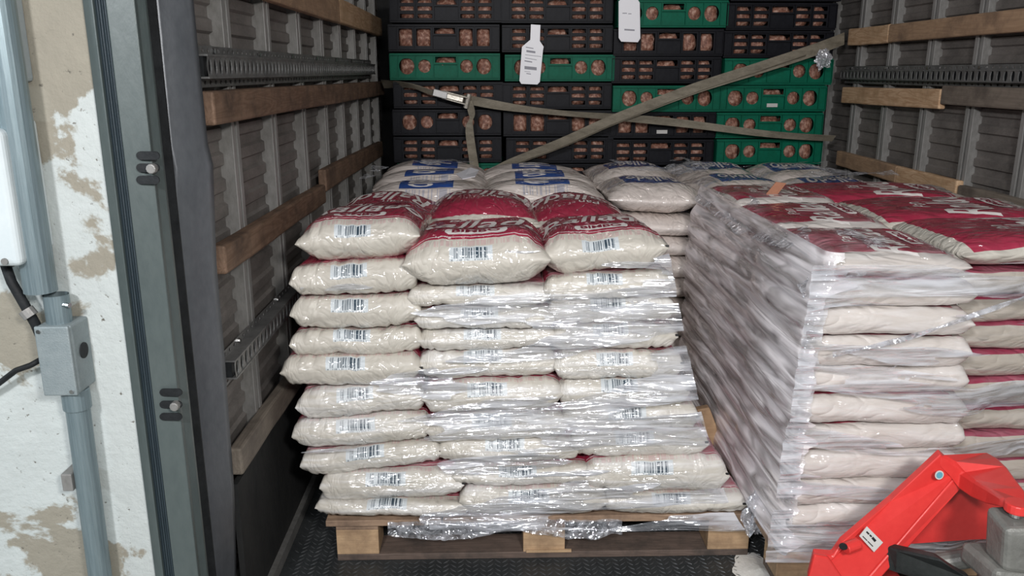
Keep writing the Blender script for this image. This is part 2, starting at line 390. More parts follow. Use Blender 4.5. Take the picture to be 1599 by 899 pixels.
def corrugated(parent, x, sgn, y0, y1, z0, z1):
    """ribbed panel between two posts; sgn +1 faces +X"""
    m = MB(); pitch = .062; prof = [(0, 0), (.018, 0), (.024, .009), (.05, .009), (.056, 0)]
    zs = []; z = z0
    while z < z1:
        for dz, d in prof:
            if z+dz < z1: zs.append((z+dz, d))
        z += pitch
    zs.append((z1, 0)); b = len(m.v)
    for z, d in zs: m.v += [Vector((x+sgn*d, y0, z)), Vector((x+sgn*d, y1, z))]
    for k in range(len(zs)-1): m.f.append((b+2*k, b+2*k+1, b+2*k+3, b+2*k+2))
    return m.build('wall_panel', M['panel'], parent)
def truck_wall(name, X, sgn, posts, y_near):
    back = X-sgn*.034
    wall = struct(MB().box(min(back, back-sgn*.02), max(back, back-sgn*.02), y_near, 5.02, 0, 2.4).build(name, M['panel']))
    edges = [y_near]+[p for p in posts]+[5.0]
    for a, b in zip(edges[:-1], edges[1:]):
        if b-a > .07: corrugated(wall, back+sgn*.001, sgn, a+.028, b-.028, 0, 2.38)
    for p in posts:
        m = MB()
        for q in (-.027, .009): m.box(min(back, X), max(back, X), p+q, p+q+.018, 0, 2.38)
        m.box(min(back, back+sgn*.02), max(back, back+sgn*.02), p-.012, p+.012, 0, 2.38)
        o = m.build('wall_post', M['post'], wall)
        f = MB()
        for q in (-.028, .008): f.box(min(X, X+sgn*.002), max(X, X+sgn*.002), p+q, p+q+.020, 0, 2.38)
        f.build('flange', M['postlight'], o)
    return wall
wl = truck_wall('wall_left', XL-.012, 1, [2.06, 2.43, 2.82, 3.20, 3.57, 3.95, 4.32, 4.66], 1.80)
wr = truck_wall('wall_right', XR+.012, -1, [2.06, 2.41, 2.76, 3.10, 3.44, 3.79, 4.12, 4.48], 1.86)
def lpl(y0, y1, z0, z1, h, mat, name='plank', th=.03): return plank((XL-.012, y0, z0), (XL-.012, y1, z1), h, th, mat, wl, name, .0015, (1, 0, 0))
def rpl(y0, y1, z0, z1, h, mat, name='plank', th=.03): return plank((XR+.012, y0, z0), (XR+.012, y1, z1), h, th, mat, wr, name, .0015, (-1, 0, 0))
lpl(1.80, 3.44, 1.548, 1.546, .088, M['wood_mid']); lpl(3.445, 4.72, 1.548, 1.545, .095, M['wood_new'])
lpl(1.80, 4.66, 1.248, 1.235, .072, M['wood_old'], th=.04)
lpl(1.80, 2.94, .918, .905, .066, M['wood_old'], th=.035); lpl(2.985, 4.56, .938, .91, .080, M['wood_old'])
lpl(1.80, 2.6, .425, .40, .07, M['wood_grey'])
rpl(1.9, 3.77, 1.488, 1.485, .076, M['wood_mid']); rpl(3.775, 4.2, 1.482, 1.482, .08, M['wood_new'])
rpl(1.9, 3.27, 1.232, 1.236, .072, M['wood_grey']); rpl(3.275, 4.21, 1.216, 1.206, .078, M['wood_new'])
rpl(1.9, 3.06, .872, .874, .072, M['wood_grey']); rpl(3.075, 3.55, .884, .886, .074, M['wood_new']); rpl(3.555, 4.2, .886, .895, .074, M['wood_mid'])
rpl(1.9, 4.2, .42, .42, .08, M['wood_grey'])
for wobj, X, s in ((wl, XL-.012, 1), (wr, XR+.012, -1)):
    MB().box(min(X, X+s*.014), max(X, X+s*.014), 1.80, 4.6, 0, .40).build('kickboard', M['kick'], wobj)
    MB().box(min(X, X+s*.03), max(X, X+s*.03), 1.80, 4.6, 0, .035).build('floor_angle', M['post'], wobj)
def perforated(parent, X, sgn, y0, y1, z0, z1, flange=.03, pitch=.036, r=(.0115, .019)):
    """steel lashing rail: holed web with a flange above and below"""
    m = MB(); n = int((y1-y0)/pitch); cz = (z0+z1)/2
    for k in range(n): holed_cell(m, y0+k*pitch, y0+(k+1)*pitch, z0, z1, ('c', y0+(k+.5)*pitch, cz, r[0], r[1]), 0, .004, 14)
    m.v = [Vector((X+sgn*(.034-v.y), v.x, v.z)) for v in m.v]
    ye = y0+n*pitch
    for za, zb in ((z1-.001, z1+.003), (z0-.003, z0+.001)): m.box(min(X, X+sgn*.036), max(X, X+sgn*.036), y0, ye, za, zb)
    for za, zb in ((z1+.002, z1+.022), (z0-.022, z0-.002)):
        mm = MB()
        for k in range(n): holed_cell(m2 := MB(), y0+k*pitch, y0+(k+1)*pitch, za, zb, ('c', y0+(k+.5)*pitch, (za+zb)/2, .007, .005), 0, .002, 8); off = len(mm.v); mm.v += m2.v; mm.f += [tuple(i+off for i in f) for f in m2.f]
        off = len(m.v); m.v += [Vector((X+sgn*(.008-v.y), v.x, v.z)) for v in mm.v]; m.f += [tuple(i+off for i in f) for f in mm.f]
    MB().box(min(X+sgn*.003, X+sgn*.026), max(X+sgn*.003, X+sgn*.026), y0, ye, z0+.002, z1-.002).build('rail_inner_shade', M['rubber'], parent)  # black filler box painting the shade seen through the rail's holes
    o = m.build('perforated_rail', M['rail'], parent)
    b = MB()
    for k in range(int((y1-y0)/.37)+1):
        y = y0+.12+k*.37; b.tube([(X, y, z1+.012), (X+sgn*.014, y, z1+.012)], .006, 8)
    b.build('rail_bolts', M['chrome'], parent)
    return o
perforated(wl, XL-.012, 1, 1.80, 4.38, 1.348, 1.392)
perforated(wl, XL-.012, 1, 1.80, 2.62, .672, .712)
perforated(wr, XR+.012, -1, 2.2, 4.24, 1.325, 1.362, pitch=.040)
# ---- concrete dock wall, with its opening for the truck
WY = 1.50
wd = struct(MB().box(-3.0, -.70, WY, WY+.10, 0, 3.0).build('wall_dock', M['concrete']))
# ---- dock door jamb: upright profiles, each built where it stands
def upright(name, px0, px1, Y0, Y1, mat, parent, dep=.03, z1=2.6, row=300, bevel=.002):
    a = onY(px0, row, Y0); b = onY(px1, row, Y1); d = Vector((0, dep, 0))
    return MB().prism([(a.x, a.y, 0), (b.x, b.y, 0), (b.x, b.y+dep, 0), (a.x, a.y+dep, 0)], (0, 0, z1)).build(name, mat, parent, bevel=bevel)
jamb = struct(upright('door_1', 200, 243, 1.49, 1.50, M['jamb'], None, .05))
upright('edge_strip', 166, 181, 1.49, 1.485, M['jamb'], jamb, .07)
for k in range(5): upright('rubber_seal', 181+k*3.9, 184.2+k*3.9, 1.492+.003*(k % 2), 1.492, M['jambdark'], jamb, .05)
upright('seal_backing', 180, 201, 1.50, 1.50, M['rubber'], jamb, .05)
upright('return_flange', 243, 259, 1.505, 1.53, M['jamb'], jamb, .008)
upright('dark_channel', 256, 274, 1.60, 1.62, M['rubber'], jamb, .006)
for (cx, cy) in ((231, 262), (267, 632)):
    for k in (-1, 0, 1):
        a = onY(cx-12, cy+k*19, 1.488); b = onY(cx+11, cy+k*19, 1.488)
        m = MB(); n = 7; r = .0075; poly = []
        for i in range(n+1): t = math.pi/2+math.pi*i/n; poly.append((a.x+math.cos(t)*r, 1.4885, a.z+math.sin(t)*r))
        for i in range(n+1): t = -math.pi/2+math.pi*i/n; poly.append((b.x+math.cos(t)*r, 1.4885, b.z+math.sin(t)*r))
        m.prism(poly, (0, .003, 0)).build('slot', M['rubber'], jamb)
    c = onY(cx+7, cy+1, 1.485)
    MB().tube([(c.x, 1.476, c.z), (c.x, 1.492, c.z)], .009, 10).build('bolt', M['post'], jamb, bevel=.002)
# flexible dark sheet hanging at the truck's door edge
def sheet_edge(z, right):
    tbl = [(2.6, 270, 326), (1.2, 270, 331), (.95, 271, 335), (.75, 286, 345), (.55, 301, 352), (.40, 318, 358), (.25, 333, 360), (0.0, 342, 362)]
    # columns: height, then pixel column of each edge (on the row where that height is seen at this depth), as world x below
    for (za, la, ra), (zb, lb, rb) in zip(tbl[:-1], tbl[1:]):
        if za >= z >= zb:
            t = (za-z)/(za-zb); return (ra+(rb-ra)*t) if right else (la+(lb-la)*t)
    return tbl[-1][2 if right else 1]
SHX = {}
def sheet_pt(u, v):
    z = 2.6-2.6*v; Y = 1.69+.08*u
    # column of a vertical line shifts with height (camera looks down): undo it from the row of this height
    row = 449.5-F*((z-H)*CP+Y*SP)/(Y*CP-(z-H)*SP)
    row = max(-10, min(905, row)) if z < 1.2 else 300
    l = onY(sheet_edge(z, 0), row, 1.69).x; r = onY(sheet_edge(z, 1)+2, row, 1.77).x
    x = l+(r-l)*u
    return (x, Y+.006*math.sin(v*9)+.012*math.sin(u*3+v*5), z)
ms = MB().quadgrid(sheet_pt, 8, 60); sh = ms.build('door_flap', M['sheet'], None, smooth=True)
sh.modifiers.new('solid', 'SOLIDIFY').thickness = .004
tag(sh, 'dark blue-grey flexible sheet hanging beside the green door jamb', 'sheet')
# ---- dock wall fittings
def p(px, py, Y=1.45): return onY(px, py, Y)
cx = -.800
con = empty('conduit_pipe', (cx, 1.45, 0)); tag(con, 'galvanised upper conduit pipe running up the concrete wall above the junction box', 'pipe')
a = p(85, 455); 
MB().tube([(a.x-.025+0, 1.452, a.z), (a.x-.025, 1.452, 2.6)], .028, 20).build('pipe', M['galv'], con, smooth=False).matrix_parent_inverse = con.matrix_world.inverted()
con.location = (0, 0, 0)
jb = empty('junction_box', (0, 0, 0)); tag(jb, 'grey cast metal junction box between the two conduit pipes', 'junction box')
b0 = p(63, 505); b1 = p(128, 610)
MB().box(b0.x, b1.x+.004, 1.435, 1.50, b1.z, b0.z).build('body', M['castbox'], jb, bevel=.004)
MB().box(b0.x-.001, b1.x+.003, 1.427, 1.4345, b1.z-.001, b0.z+.001).build('cover', M['castbox'], jb, bevel=.003)
MB().tube([(b1.x+.003, 1.468, (b0.z+b1.z)/2+.008), (b1.x+.006, 1.468, (b0.z+b1.z)/2+.008)], .015, 20).build('knockout', M['rubber'], jb)
t0 = p(95, 495); t1 = p(95, 462); hx = (b0.x+b1.x)/2
m = MB().tube([(hx, 1.462, b0.z-.002), (hx, 1.462, t1.z)], .022, 24, caps=False); m.tube([(hx, 1.462, b0.z-.002), (hx, 1.462, t1.z)], .0195, 24, caps=False)
m.build('hub', M['galv'], jb, smooth=False)
MB().tube([(hx, 1.462, t1.z-.012), (hx, 1.462, t1.z-.010)], .0195, 20).build('hub_mouth', M['rubber'], jb)
MB().tube([(hx+.018, 1.45, t1.z-.016), (hx+.032, 1.444, t1.z-.016)], .0045, 8).build('screw', M['chrome'], jb)
for (dx, dz) in ((.006, -.006), (-.006, .006)):
    q = (b0.x+.008, b0.z-.008) if dx > 0 else (b1.x-.006, b1.z+.008)
    MB().tube([(q[0], 1.424, q[1]), (q[0], 1.428, q[1])], .004, 8).build('screw', M['chrome'], jb)
lc = empty('conduit_pipe', (0, 0, 0)); tag(lc, 'galvanised lower conduit pipe running down the wall below the junction box', 'pipe')
MB().tube([(hx+.01, 1.462, b1.z), (hx+.01, 1.462, b1.z-.04)], .025, 24).build('collar', M['galv'], lc, bevel=.002)
MB().tube([(hx+.01, 1.462, b1.z-.04), (hx+.002, 1.462, .0)], .0215, 24).build('pipe', M['galv'], lc)
q = p(103, 752); MB().box(q.x-.006, q.x+.014, 1.445, 1.50, q.z-.018, q.z+.018).build('clip', M['post'], lc, bevel=.002)
wb = empty('electrical_box', (0, 0, 0)); tag(wb, 'white plastic electrical box with rounded corners at the left edge of the wall', 'electrical box')
a = p(-60, 200, 1.43); b = p(46, 412, 1.43)
MB().box(a.x, b.x, 1.405, 1.50, b.z, a.z).build('cover', M['white_plastic'], wb, bevel=.012, seg=4)
MB().box(a.x, b.x+.012, 1.435, 1.50, b.z-.002+.02, a.z+.01).build('body', M['white_plastic'], wb, bevel=.006)
c = p(8, 408, 1.405); MB().tube([(c.x, 1.402, c.z), (c.x, 1.406, c.z)], .006, 12).build('screw', M['post'], wb)
gb = MB(); a = p(-60, -60, 1.45); b = p(30, 128, 1.45); gb.box(a.x, b.x, 1.44, 1.50, b.z, a.z)
tag(gb.build('electrical_box', M['grey_plastic'], None, bevel=.006), 'grey electrical box above the white box on the concrete wall', 'electrical box')
def cable(name, pts, r, lab): 
    o = MB().tube(pts, r, 10).build(name, M['rubber'], None, smooth=True); tag(o, lab, 'cable'); return o
cb = cable('cable', [p(8, 412, 1.46), p(18, 440, 1.455), p(38, 475, 1.455), p(55, 505, 1.46), p(66, 530, 1.475)], .009, 'thick black cable running from the white box down to the junction box')
q0 = p(40, 483, 1.455); q1 = p(49, 494, 1.455); MB().tube([q0, q1], .0135, 12).build('cable_clamp', M['post'], cb).matrix_parent_inverse = Matrix.Identity(4)
cable('cable', [p(-20, 612, 1.47), p(0, 597, 1.465), p(25, 578, 1.46), p(48, 570, 1.46), p(66, 560, 1.47)], .0055, 'thin dark cable entering the lower left side of the junction box')
# ================================================================ BAGS
def arc_table(fn, n=60):
    acc = [0]; pr = fn(-1)
    for k in range(1, n+1):
        q = fn(-1+2*k/n); acc.append(acc[-1]+(q-pr).length); pr = q
    return [a/acc[-1] for a in acc]
class Bag:
    """a filled sack lying flat: local x = across the print, local y = up the print (v=0 end at -y)"""
    def __init__(s, W, L, T, seed, full=.5, p=7, droop=0.0, wr=.004, nu=34, nv=30, lift=(0, 0)):
        s.W, s.L, s.T, s.seed, s.e, s.p, s.droop, s.wr, s.nu, s.nv, s.lift = W, L, T, seed, full, p, droop, wr, nu, nv, lift
        s.at = arc_table(lambda b: s.surf(0, b, 1, 0)); s.au = arc_table(lambda a: s.surf(a, 0, 1, 0))
    def prof(s, q, size):     # flat middle, rounded towards the seam
        r0 = min(.97, s.T*(.66 if s.p > 6 else 1.15 if s.p == 5 else 1.5 if s.p > 4 else 2.4)/size); c = 1-r0; q = abs(q)
        e = 1.0 if q <= c else math.sqrt(max(0, 1-((q-c)/r0)**2))
        return e*(1-(.06 if s.p > 6 else .12 if s.p == 5 else .22)*q**4)
    def surf(s, a, b, sg, w=1):
        x = math.sin(a*math.pi/2); t = math.sin(b*math.pi/2)
        h = s.prof(x, s.W)*s.prof(t, s.L)*s.T/2
        X = x*s.W/2*(1-.025*(1-t*t)+.012*abs(t)); Y = t*s.L/2*(1-.04*abs(x)**5)
        Z = sg*h
        if w:
            q = noise.noise(Vector((X*7+s.seed, Y*6, sg*3.1)))*.010*(s.T/.1)
            k = abs(noise.noise(Vector((X*30+s.seed*1.7, Y*8, sg*5))))
            ends = abs(t)**3
            cr = abs(noise.noise(Vector((X*55+s.seed*3, Y*5+sg, 1.3))))
            side = abs(x)**4
            cs = abs(noise.noise(Vector((X*6+s.seed*3, Y*45+sg, 7.3))))
            f = min(1, h/(s.T*.2))
            Z += (q*.8-sg*(k*s.wr+cr*ends*s.wr*3+cs*side*s.wr*2.2))*f
            Y += noise.noise(Vector((X*9+s.seed, sg*h*30, 3)))*.006*(1-abs(t) < .3)
            X += noise.noise(Vector((Y*9+s.seed, sg*h*30, 9)))*.006*(abs(x) > .8)
            Z += noise.noise(Vector((X*5+s.seed, Y*5, 11)))*.006
        Z += -s.droop*abs(x)**6*s.T + s.lift[0]*max(0, -t)**3+s.lift[1]*x*.5
        return Vector((X, Y, Z))
    def tab(s, tb, v):
        v = max(0, min(.99999, v)); lo, hi = 0, len(tb)-1
        while hi-lo > 1:
            mid = (lo+hi)//2
            if tb[mid] <= v: lo = mid
            else: hi = mid
        f = (v-tb[lo])/max(1e-9, tb[hi]-tb[lo]); return -1+2*(lo+f)/(len(tb)-1)
    def at_uv(s, u, v, off=.0012):
        a, b = s.tab(s.au, u), s.tab(s.at, v); P0 = s.surf(a, b, 1); e = .02
        n = (s.surf(min(1, a+e), b, 1)-P0).cross(s.surf(a, min(1, b+e), 1)-P0)
        n = n.normalized() if n.length > 1e-9 else Vector((0, 0, 1))
        return P0+n*off
    def mesh(s, name, mat):
        V, Fc, UV = [], [], []
        nu, nv = s.nu, s.nv
        def lut(tb, k, n): x = (k/n)*(len(tb)-1); i = min(int(x), len(tb)-2); return tb[i]+(tb[i+1]-tb[i])*(x-i)
        us = [lut(s.au, i, nu) for i in range(nu+1)]; vv = [lut(s.at, j, nv) for j in range(nv+1)]
        idx = {}
        for sg in (1, -1):
            for j in range(nv+1):
                for i in range(nu+1):
                    rim = i in (0, nu) or j in (0, nv)
                    if sg == -1 and rim: idx[(sg, i, j)] = idx[(1, i, j)]; continue
                    idx[(sg, i, j)] = len(V); V.append(s.surf(-1+2*i/nu, -1+2*j/nv, sg))
        for sg in (1, -1):
            for j in range(nv):
                for i in range(nu):
                    q = [(i, j), (i+1, j), (i+1, j+1), (i, j+1)]
                    if sg < 0: q = q[::-1]
                    Fc.append(tuple(idx[(sg, *c)] for c in q))
                    for c in q: UV += [us[c[0]], vv[c[1]]*(1 if sg > 0 else -1)]
        me = bpy.data.meshes.new(name); me.from_pydata([tuple(v) for v in V], [], Fc)
        uv = me.uv_layers.new(name='UVMap'); uv.data.foreach_set('uv', UV)
        me.polygons.foreach_set('use_smooth', [True]*len(me.polygons)); me.materials.append(mat)
        return me
def put_bag(name, bag, mat, loc, rotz=0, tilt=0, pitch=0, me=None):
    me = me or bag.mesh(name, mat); o = bpy.data.objects.new(name, me); C.objects.link(o)
    o.rotation_euler = (pitch, tilt, rotz); o.location = loc
    return o
def text_mesh(body, shear=0, off=0, size=1):
    cu = bpy.data.curves.new('t', 'FONT'); cu.body = body; cu.shear = shear; cu.offset = off; cu.size = size; cu.resolution_u = 3
    o = bpy.data.objects.new('t', cu); C.objects.link(o); dg = bpy.context.evaluated_depsgraph_get()
    me = bpy.data.meshes.new_from_object(o.evaluated_get(dg)); bpy.data.objects.remove(o); bpy.data.curves.remove(cu)
    bm = bmesh.new(); bm.from_mesh(me); bpy.data.meshes.remove(me)
    bmesh.ops.remove_doubles(bm, verts=bm.verts, dist=1e-5)
    bmesh.ops.triangulate(bm, faces=bm.faces)
    xs = [v.co.x for v in bm.verts]; ys = [v.co.y for v in bm.verts]
    x0, x1, y0, y1 = min(xs), max(xs), min(ys), max(ys)
    for v in bm.verts: v.co.x = (v.co.x-x0)/(x1-x0); v.co.y = (v.co.y-y0)/(y1-y0)
    return bm
def print_on(bag, parent, name, mat, bm, u0, u1, v0, v1, off=.0014, maxlen=.05):
    bm = bm.copy()
    for _ in range(3):
        es = [e for e in bm.edges if math.hypot((e.verts[0].co.x-e.verts[1].co.x)*(u1-u0), (e.verts[0].co.y-e.verts[1].co.y)*(v1-v0)) > maxlen]
        if not es: break
        bmesh.ops.subdivide_edges(bm, edges=es, cuts=1); bmesh.ops.triangulate(bm, faces=bm.faces)
    for v in bm.verts: v.co = bag.at_uv(u0+(u1-u0)*v.co.x, v0+(v1-v0)*v.co.y, off)
    me = bpy.data.meshes.new(name); bm.to_mesh(me); bm.free(); me.materials.append(mat)
    o = bpy.data.objects.new(name, me); C.objects.link(o); o.parent = parent; return o
def rrect_bm(r=.35, asp=5, n=6, grid=12):
    bm = bmesh.new(); vs = []
    for cx_, cy_, a0 in ((1-r/asp, 1-r, 0), (r/asp, 1-r, 90), (r/asp, r, 180), (1-r/asp, r, 270)):
        for k in range(n+1): a = math.radians(a0+90*k/n); vs.append(bm.verts.new((cx_+math.cos(a)*r/asp, cy_+math.sin(a)*r, 0)))
    f = bm.faces.new(vs); 
    for k in range(1, grid):
        g = bmesh.ops.bisect_plane(bm, geom=list(bm.verts)+list(bm.edges)+list(bm.faces), plane_co=(k/grid, 0, 0), plane_no=(1, 0, 0))
    bmesh.ops.bisect_plane(bm, geom=list(bm.verts)+list(bm.edges)+list(bm.faces), plane_co=(0, .5, 0), plane_no=(0, 1, 0))
    bmesh.ops.triangulate(bm, faces=bm.faces); return bm
TB = {'rallado': text_mesh('Rallado', .25, .012), 'pan': text_mesh('Pan', .1), 'bimbo': text_mesh('BIMBO', 0, .03), 'kg': text_mesh('10 kg'), 'oval': rrect_bm(), 'd': text_mesh('7 730117 001233')}
def red_print(bag, o, kg=True):
    print_on(bag, o, 'lettering', M['ink_white'], TB['rallado'], .08, .94, .34, .60)
    print_on(bag, o, 'lettering', M['ink_white'], TB['pan'], .32, .50, .62, .70)
    print_on(bag, o, 'logo_plate', M['ink_white'], TB['oval'], .32, .68, .188, .268, .0012)
    print_on(bag, o, 'logo_lettering', M['ink_red'], TB['bimbo'], .36, .64, .205, .253, .0022)
    if kg: print_on(bag, o, 'weight_lettering', M['ink_white'], TB['kg'], .27, .36, .152, .166)
ORD = ['topmost', 'second from the top', 'third from the top', 'fourth from the top', 'fifth from the top', 'sixth from the top', 'seventh from the top', 'eighth from the top', 'ninth from the top', 'tenth from the top', 'lowest']
# rows: (xl, ytopL, ybotL, xr, ytopR, ybotR) in the photograph, on the stack's front plane
FR = {
 'left': [(466, 345, 413, 655, 334, 402), (458, 413, 465, 652, 402, 455), (457, 465, 515, 655, 455, 508), (457, 515, 556, 660, 508, 550), (444, 552, 604, 657, 549, 592),
          (467, 608, 655, 662, 592, 642), (459, 655, 705, 672, 642, 685), (473, 705, 742, 688, 685, 722), (503, 738, 774, 722, 724, 777), (497, 772, 798, 730, 777, 798)],
 'middle': [(634, 367, 447, 856, 360, 440), (640, 447, 480, 860, 442, 475), (650, 480, 513, 862, 475, 510), (655, 512, 547, 866, 510, 545), (655, 545, 595, 870, 543, 585),
            (662, 596, 645, 876, 585, 638), (668, 645, 694, 884, 640, 680), (686, 682, 722, 905, 682, 722), (708, 722, 755, 922, 722, 752), (720, 752, 797, 945, 754, 797)],
 'right': [(848, 365, 432, 1040, 352, 418), (850, 430, 465, 1048, 416, 462), (858, 465, 505, 1052, 460, 505), (862, 505, 545, 1055, 503, 545), (866, 545, 590, 1062, 543, 590),
           (872, 590, 632, 1072, 588, 632), (880, 632, 672, 1090, 630, 672), (890, 670, 712, 1102, 668, 712), (912, 710, 762, 1132, 704, 765), (943, 762, 798, 1160, 764, 796)]}
FY = 2.10; LB = .44
front_tops = {}
for col, rows in FR.items():
    for k, (xl, a, b, xr, c, d) in enumerate(rows):
        pl = onY(xl, (a+b)/2, FY); pr = onY(xr, (c+d)/2, FY)
        T = ((onY(xl, a, FY).z-onY(xl, b, FY).z)+(onY(xr, c, FY).z-onY(xr, d, FY).z))/2
        W = (pr-pl).length; jit = random.uniform(-.008, .008)+(-.03 if (col == 'middle' and k == 0) else 0)+(-.01 if k > 7 else 0)
        top = k == 0
        bag = Bag(W+.006, LB, T*1.03 if not top else T*1.08, 10*k+len(col)*3.3, .5, 6.5 if not top else 5, wr=.0045, droop=.0, nv=34, nu=40)
        mat = M['bag_loose'] if (col == 'left' and k < 5) or (k == 0) else M['bag_wrap']
        mid = (pl+pr)/2; ang = -math.atan2(pr.z-pl.z, pr.x-pl.x)
        o = put_bag('flour_bag', bag, mat, (mid.x, FY+LB/2-.03+jit, mid.z-(.010 if top else 0)), 0, ang, -.055 if top else 0)
        tag(o, 'cream breadcrumb bag, %s of the %s column on the front pallet' % (ORD[k] if k < 9 else 'lowest', col), 'bag', 'bags on the front pallet')
        # black seam tick near one corner
        if k in (4, 6, 7, 8) or col == 'right':
            u = .965 if col != 'right' else .93
            tk = bag.at_uv(u, .03, .001); 
            MB().box(-.005, .005, -.001, .001, -.003, .003).build('seam_mark', M['mark'], o).location = tk
        if top: red_print(bag, o); front_tops[col] = o
# rear row of the front pallet (turned the other way)
low = {}
def low_bag(W, L, T, mat, key):
    if key not in low: low[key] = Bag(W, L, T, 5.5, .5, 6, wr=.003, nu=14, nv=14).mesh('bag_shared', mat)
    return low[key]
for col, xc, W, zt, tl in (('left', -.365, .315, .965, -.02), ('middle', -.035, .345, .975, .0), ('right', .285, .33, .958, .03)):
    n = 10; z0 = .146; hh = (zt-.062-z0)/(n-1); T0 = .105
    for k in range(n):
        if k == 0:
            bag = Bag(W*1.04, .47, .125, 71+xc*9, .5, 3.6, wr=.004, nu=40, nv=34)
            o = put_bag('flour_bag', bag, M['bag_loose'], (xc, 2.79, zt-.080), math.pi, -tl)
            red_print(bag, o, False)
        else:
            o = put_bag('flour_bag', None, None, (xc+random.uniform(-.01, .01), 2.76, zt-.062-hh*k-.005), math.pi, 0, 0, low_bag(W, .44, hh*1.08, M['bag_wrap'], 'f%.2f' % W))
        tag(o, 'cream breadcrumb bag, %s, back row %s column, front pallet' % (ORD[k] if k < 9 else 'lowest', col), 'bag', 'bags on the front pallet')
# ---- right pallet: left column (ends towards the lens), three rows deep, and a right column with sides towards the lens
RB = [398, 440, 480, 525, 573, 616, 662, 704, 748, 786, 823, 858]   # row limits seen at x ~1290
RXL = [1290, 1272, 1262, 1255, 1250, 1247, 1243, 1238, 1232, 1226, 1220]
RXR = [1524, 1520, 1516, 1514, 1512, 1510, 1502, 1494, 1490, 1480, 1470]
RY = 1.86
for k in range(11):
    zt = onY(1290, RB[k], RY).z; zb = onY(1290, RB[k+1], RY).z; zc = (zt+zb)/2; T = (zt-zb)
    xl = onY(RXL[k]-4, (RB[k]+RB[k+1])/2, RY).x; xr = onY(RXR[k]+3, (RB[k]+RB[k+1])/2, RY).x
    for r in range(3):
        # left column: print lies across, so local x runs along the truck
        Wd = .405; Lx = (xr-xl)
        seed = 3.1*k+40*r
        bag = Bag(Wd, Lx, T*(1.04 if k else 1.15), seed, .5, 6.5 if k else 4.2, wr=.0035, nu=34 if (r == 0 or k < 2) else 20, nv=34 if (r == 0 or k < 2) else 18)
        yc = RY+Wd/2-.02+r*.395+(random.uniform(-.008, .008) if k else .02)
        o = put_bag('flour_bag', bag, M['bag_right'], ((xl+xr)/2+random.uniform(-.006, .006), yc, zc+(.006*r if k == 0 else 0)), math.pi/2, 0, random.uniform(-.015, .015))
        place = ('front row', 'middle row', 'back row')[r]
        tag(o, 'film-wrapped cream bag, %s, right pallet left column, %s' % (ORD[k], place), 'bag', 'bags on the right pallet')
        if k == 0: red_print(bag, o)
        if r == 0 or True:
            tk = bag.at_uv(.04 if r == 0 else .5, .97, .001)
            MB().box(-.0045, .0045, -.003, .003, -.0025, .0025).build('seam_mark', M['mark'], o).location = tk
    for r in range(3):
        Wd = .395; yc = RY+.09+Wd/2+r*.385; X0 = 1.155-.006*k; Lx = .575
        if r == 0 or k == 0:
            bag = Bag(Wd, Lx, T*(1.04 if k else 1.25), 9.1*k+17*r+3, .5, 7 if k else 4.2, wr=.003, nu=34, nv=30)
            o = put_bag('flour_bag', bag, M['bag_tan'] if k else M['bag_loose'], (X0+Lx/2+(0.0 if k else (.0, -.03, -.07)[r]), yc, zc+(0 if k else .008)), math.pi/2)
        else:
            o = put_bag('flour_bag', None, None, (X0+Lx/2, yc, zc), math.pi/2, 0, 0, low_bag(Wd, Lx, T*1.05, M['bag_right'], 'r%d' % k))
        if k == 0: red_print(bag, o)
        tag(o, 'red-printed cream bag, %s, right pallet right column, %s' % (ORD[k], ('front row', 'middle row', 'back row')[r]), 'bag', 'bags on the right pallet')
# ---- rear pallets: pale bags with blue print
def rear_stack(x0, y0, cols, rows, W, D, turn, side):
    """cols x rows of bags, printed faces up; turn = rotation of the print"""
    n = 9; zt = .90; z0 = .14; hh = (zt-z0)/n
    for i in range(cols):
        for j in range(rows):
            for k in range(n):
                zc = zt-hh*(k+.5); x = x0+W*(i+.5); y = y0+D*(j+.5)
                lw, ll = (W, D) if turn in (0, math.pi) else (D, W)
                vis = k == 0 or (k < 9 and j == 0)
                if k == 0:
                    bag = Bag(lw*1.03, ll*1.05, hh*1.5, 5*i+11*j+x0*7, .5, 3.6, wr=.005, nu=34, nv=30)
                    o = put_bag('flour_bag', bag, M['bag_blue'], (x+random.uniform(-.01, .01), y, zc+.014+.008*math.sin(i*2.3+j)), turn, random.uniform(-.04, .04), random.uniform(-.04, .04))
                    print_on(bag, o, 'lettering', M['ink_white'], TB['rallado'], .20, .72, .36, .64)
                elif j == 0:
                    bag = Bag(lw*1.0, ll*1.04, hh*1.03, 5*i+11*j+k*3.7, .5, 6, wr=.003, nu=20, nv=20)
                    o = put_bag('flour_bag', bag, M['bag_blue'], (x+random.uniform(-.008, .008), y+random.uniform(-.008, .008), zc), turn)
                else:
                    o = put_bag('flour_bag', None, None, (x, y, zc), turn, 0, 0, low_bag(lw, ll, hh*1.05, M['bag_blue'], 'b%.2f%.2f' % (lw, ll)))
                rn = ('front', 'middle', 'far')[j] if rows == 3 else ('front', 'far')[j]
                cn = {2: ('left', 'right'), 3: ('left', 'middle', 'right')}[cols][i]
                tag(o, 'pale blue-printed bag, %s, %s row %s column, %s rear pallet' % (ORD[k] if k < 8 else 'lowest', rn, cn, side), 'bag', 'bags on the rear pallets')
rear_stack(-.50, 3.12, 2, 3, .465, .335, -math.pi/2, 'left')
rear_stack(.46, 3.12, 3, 2, .38, .49, math.pi, 'right')
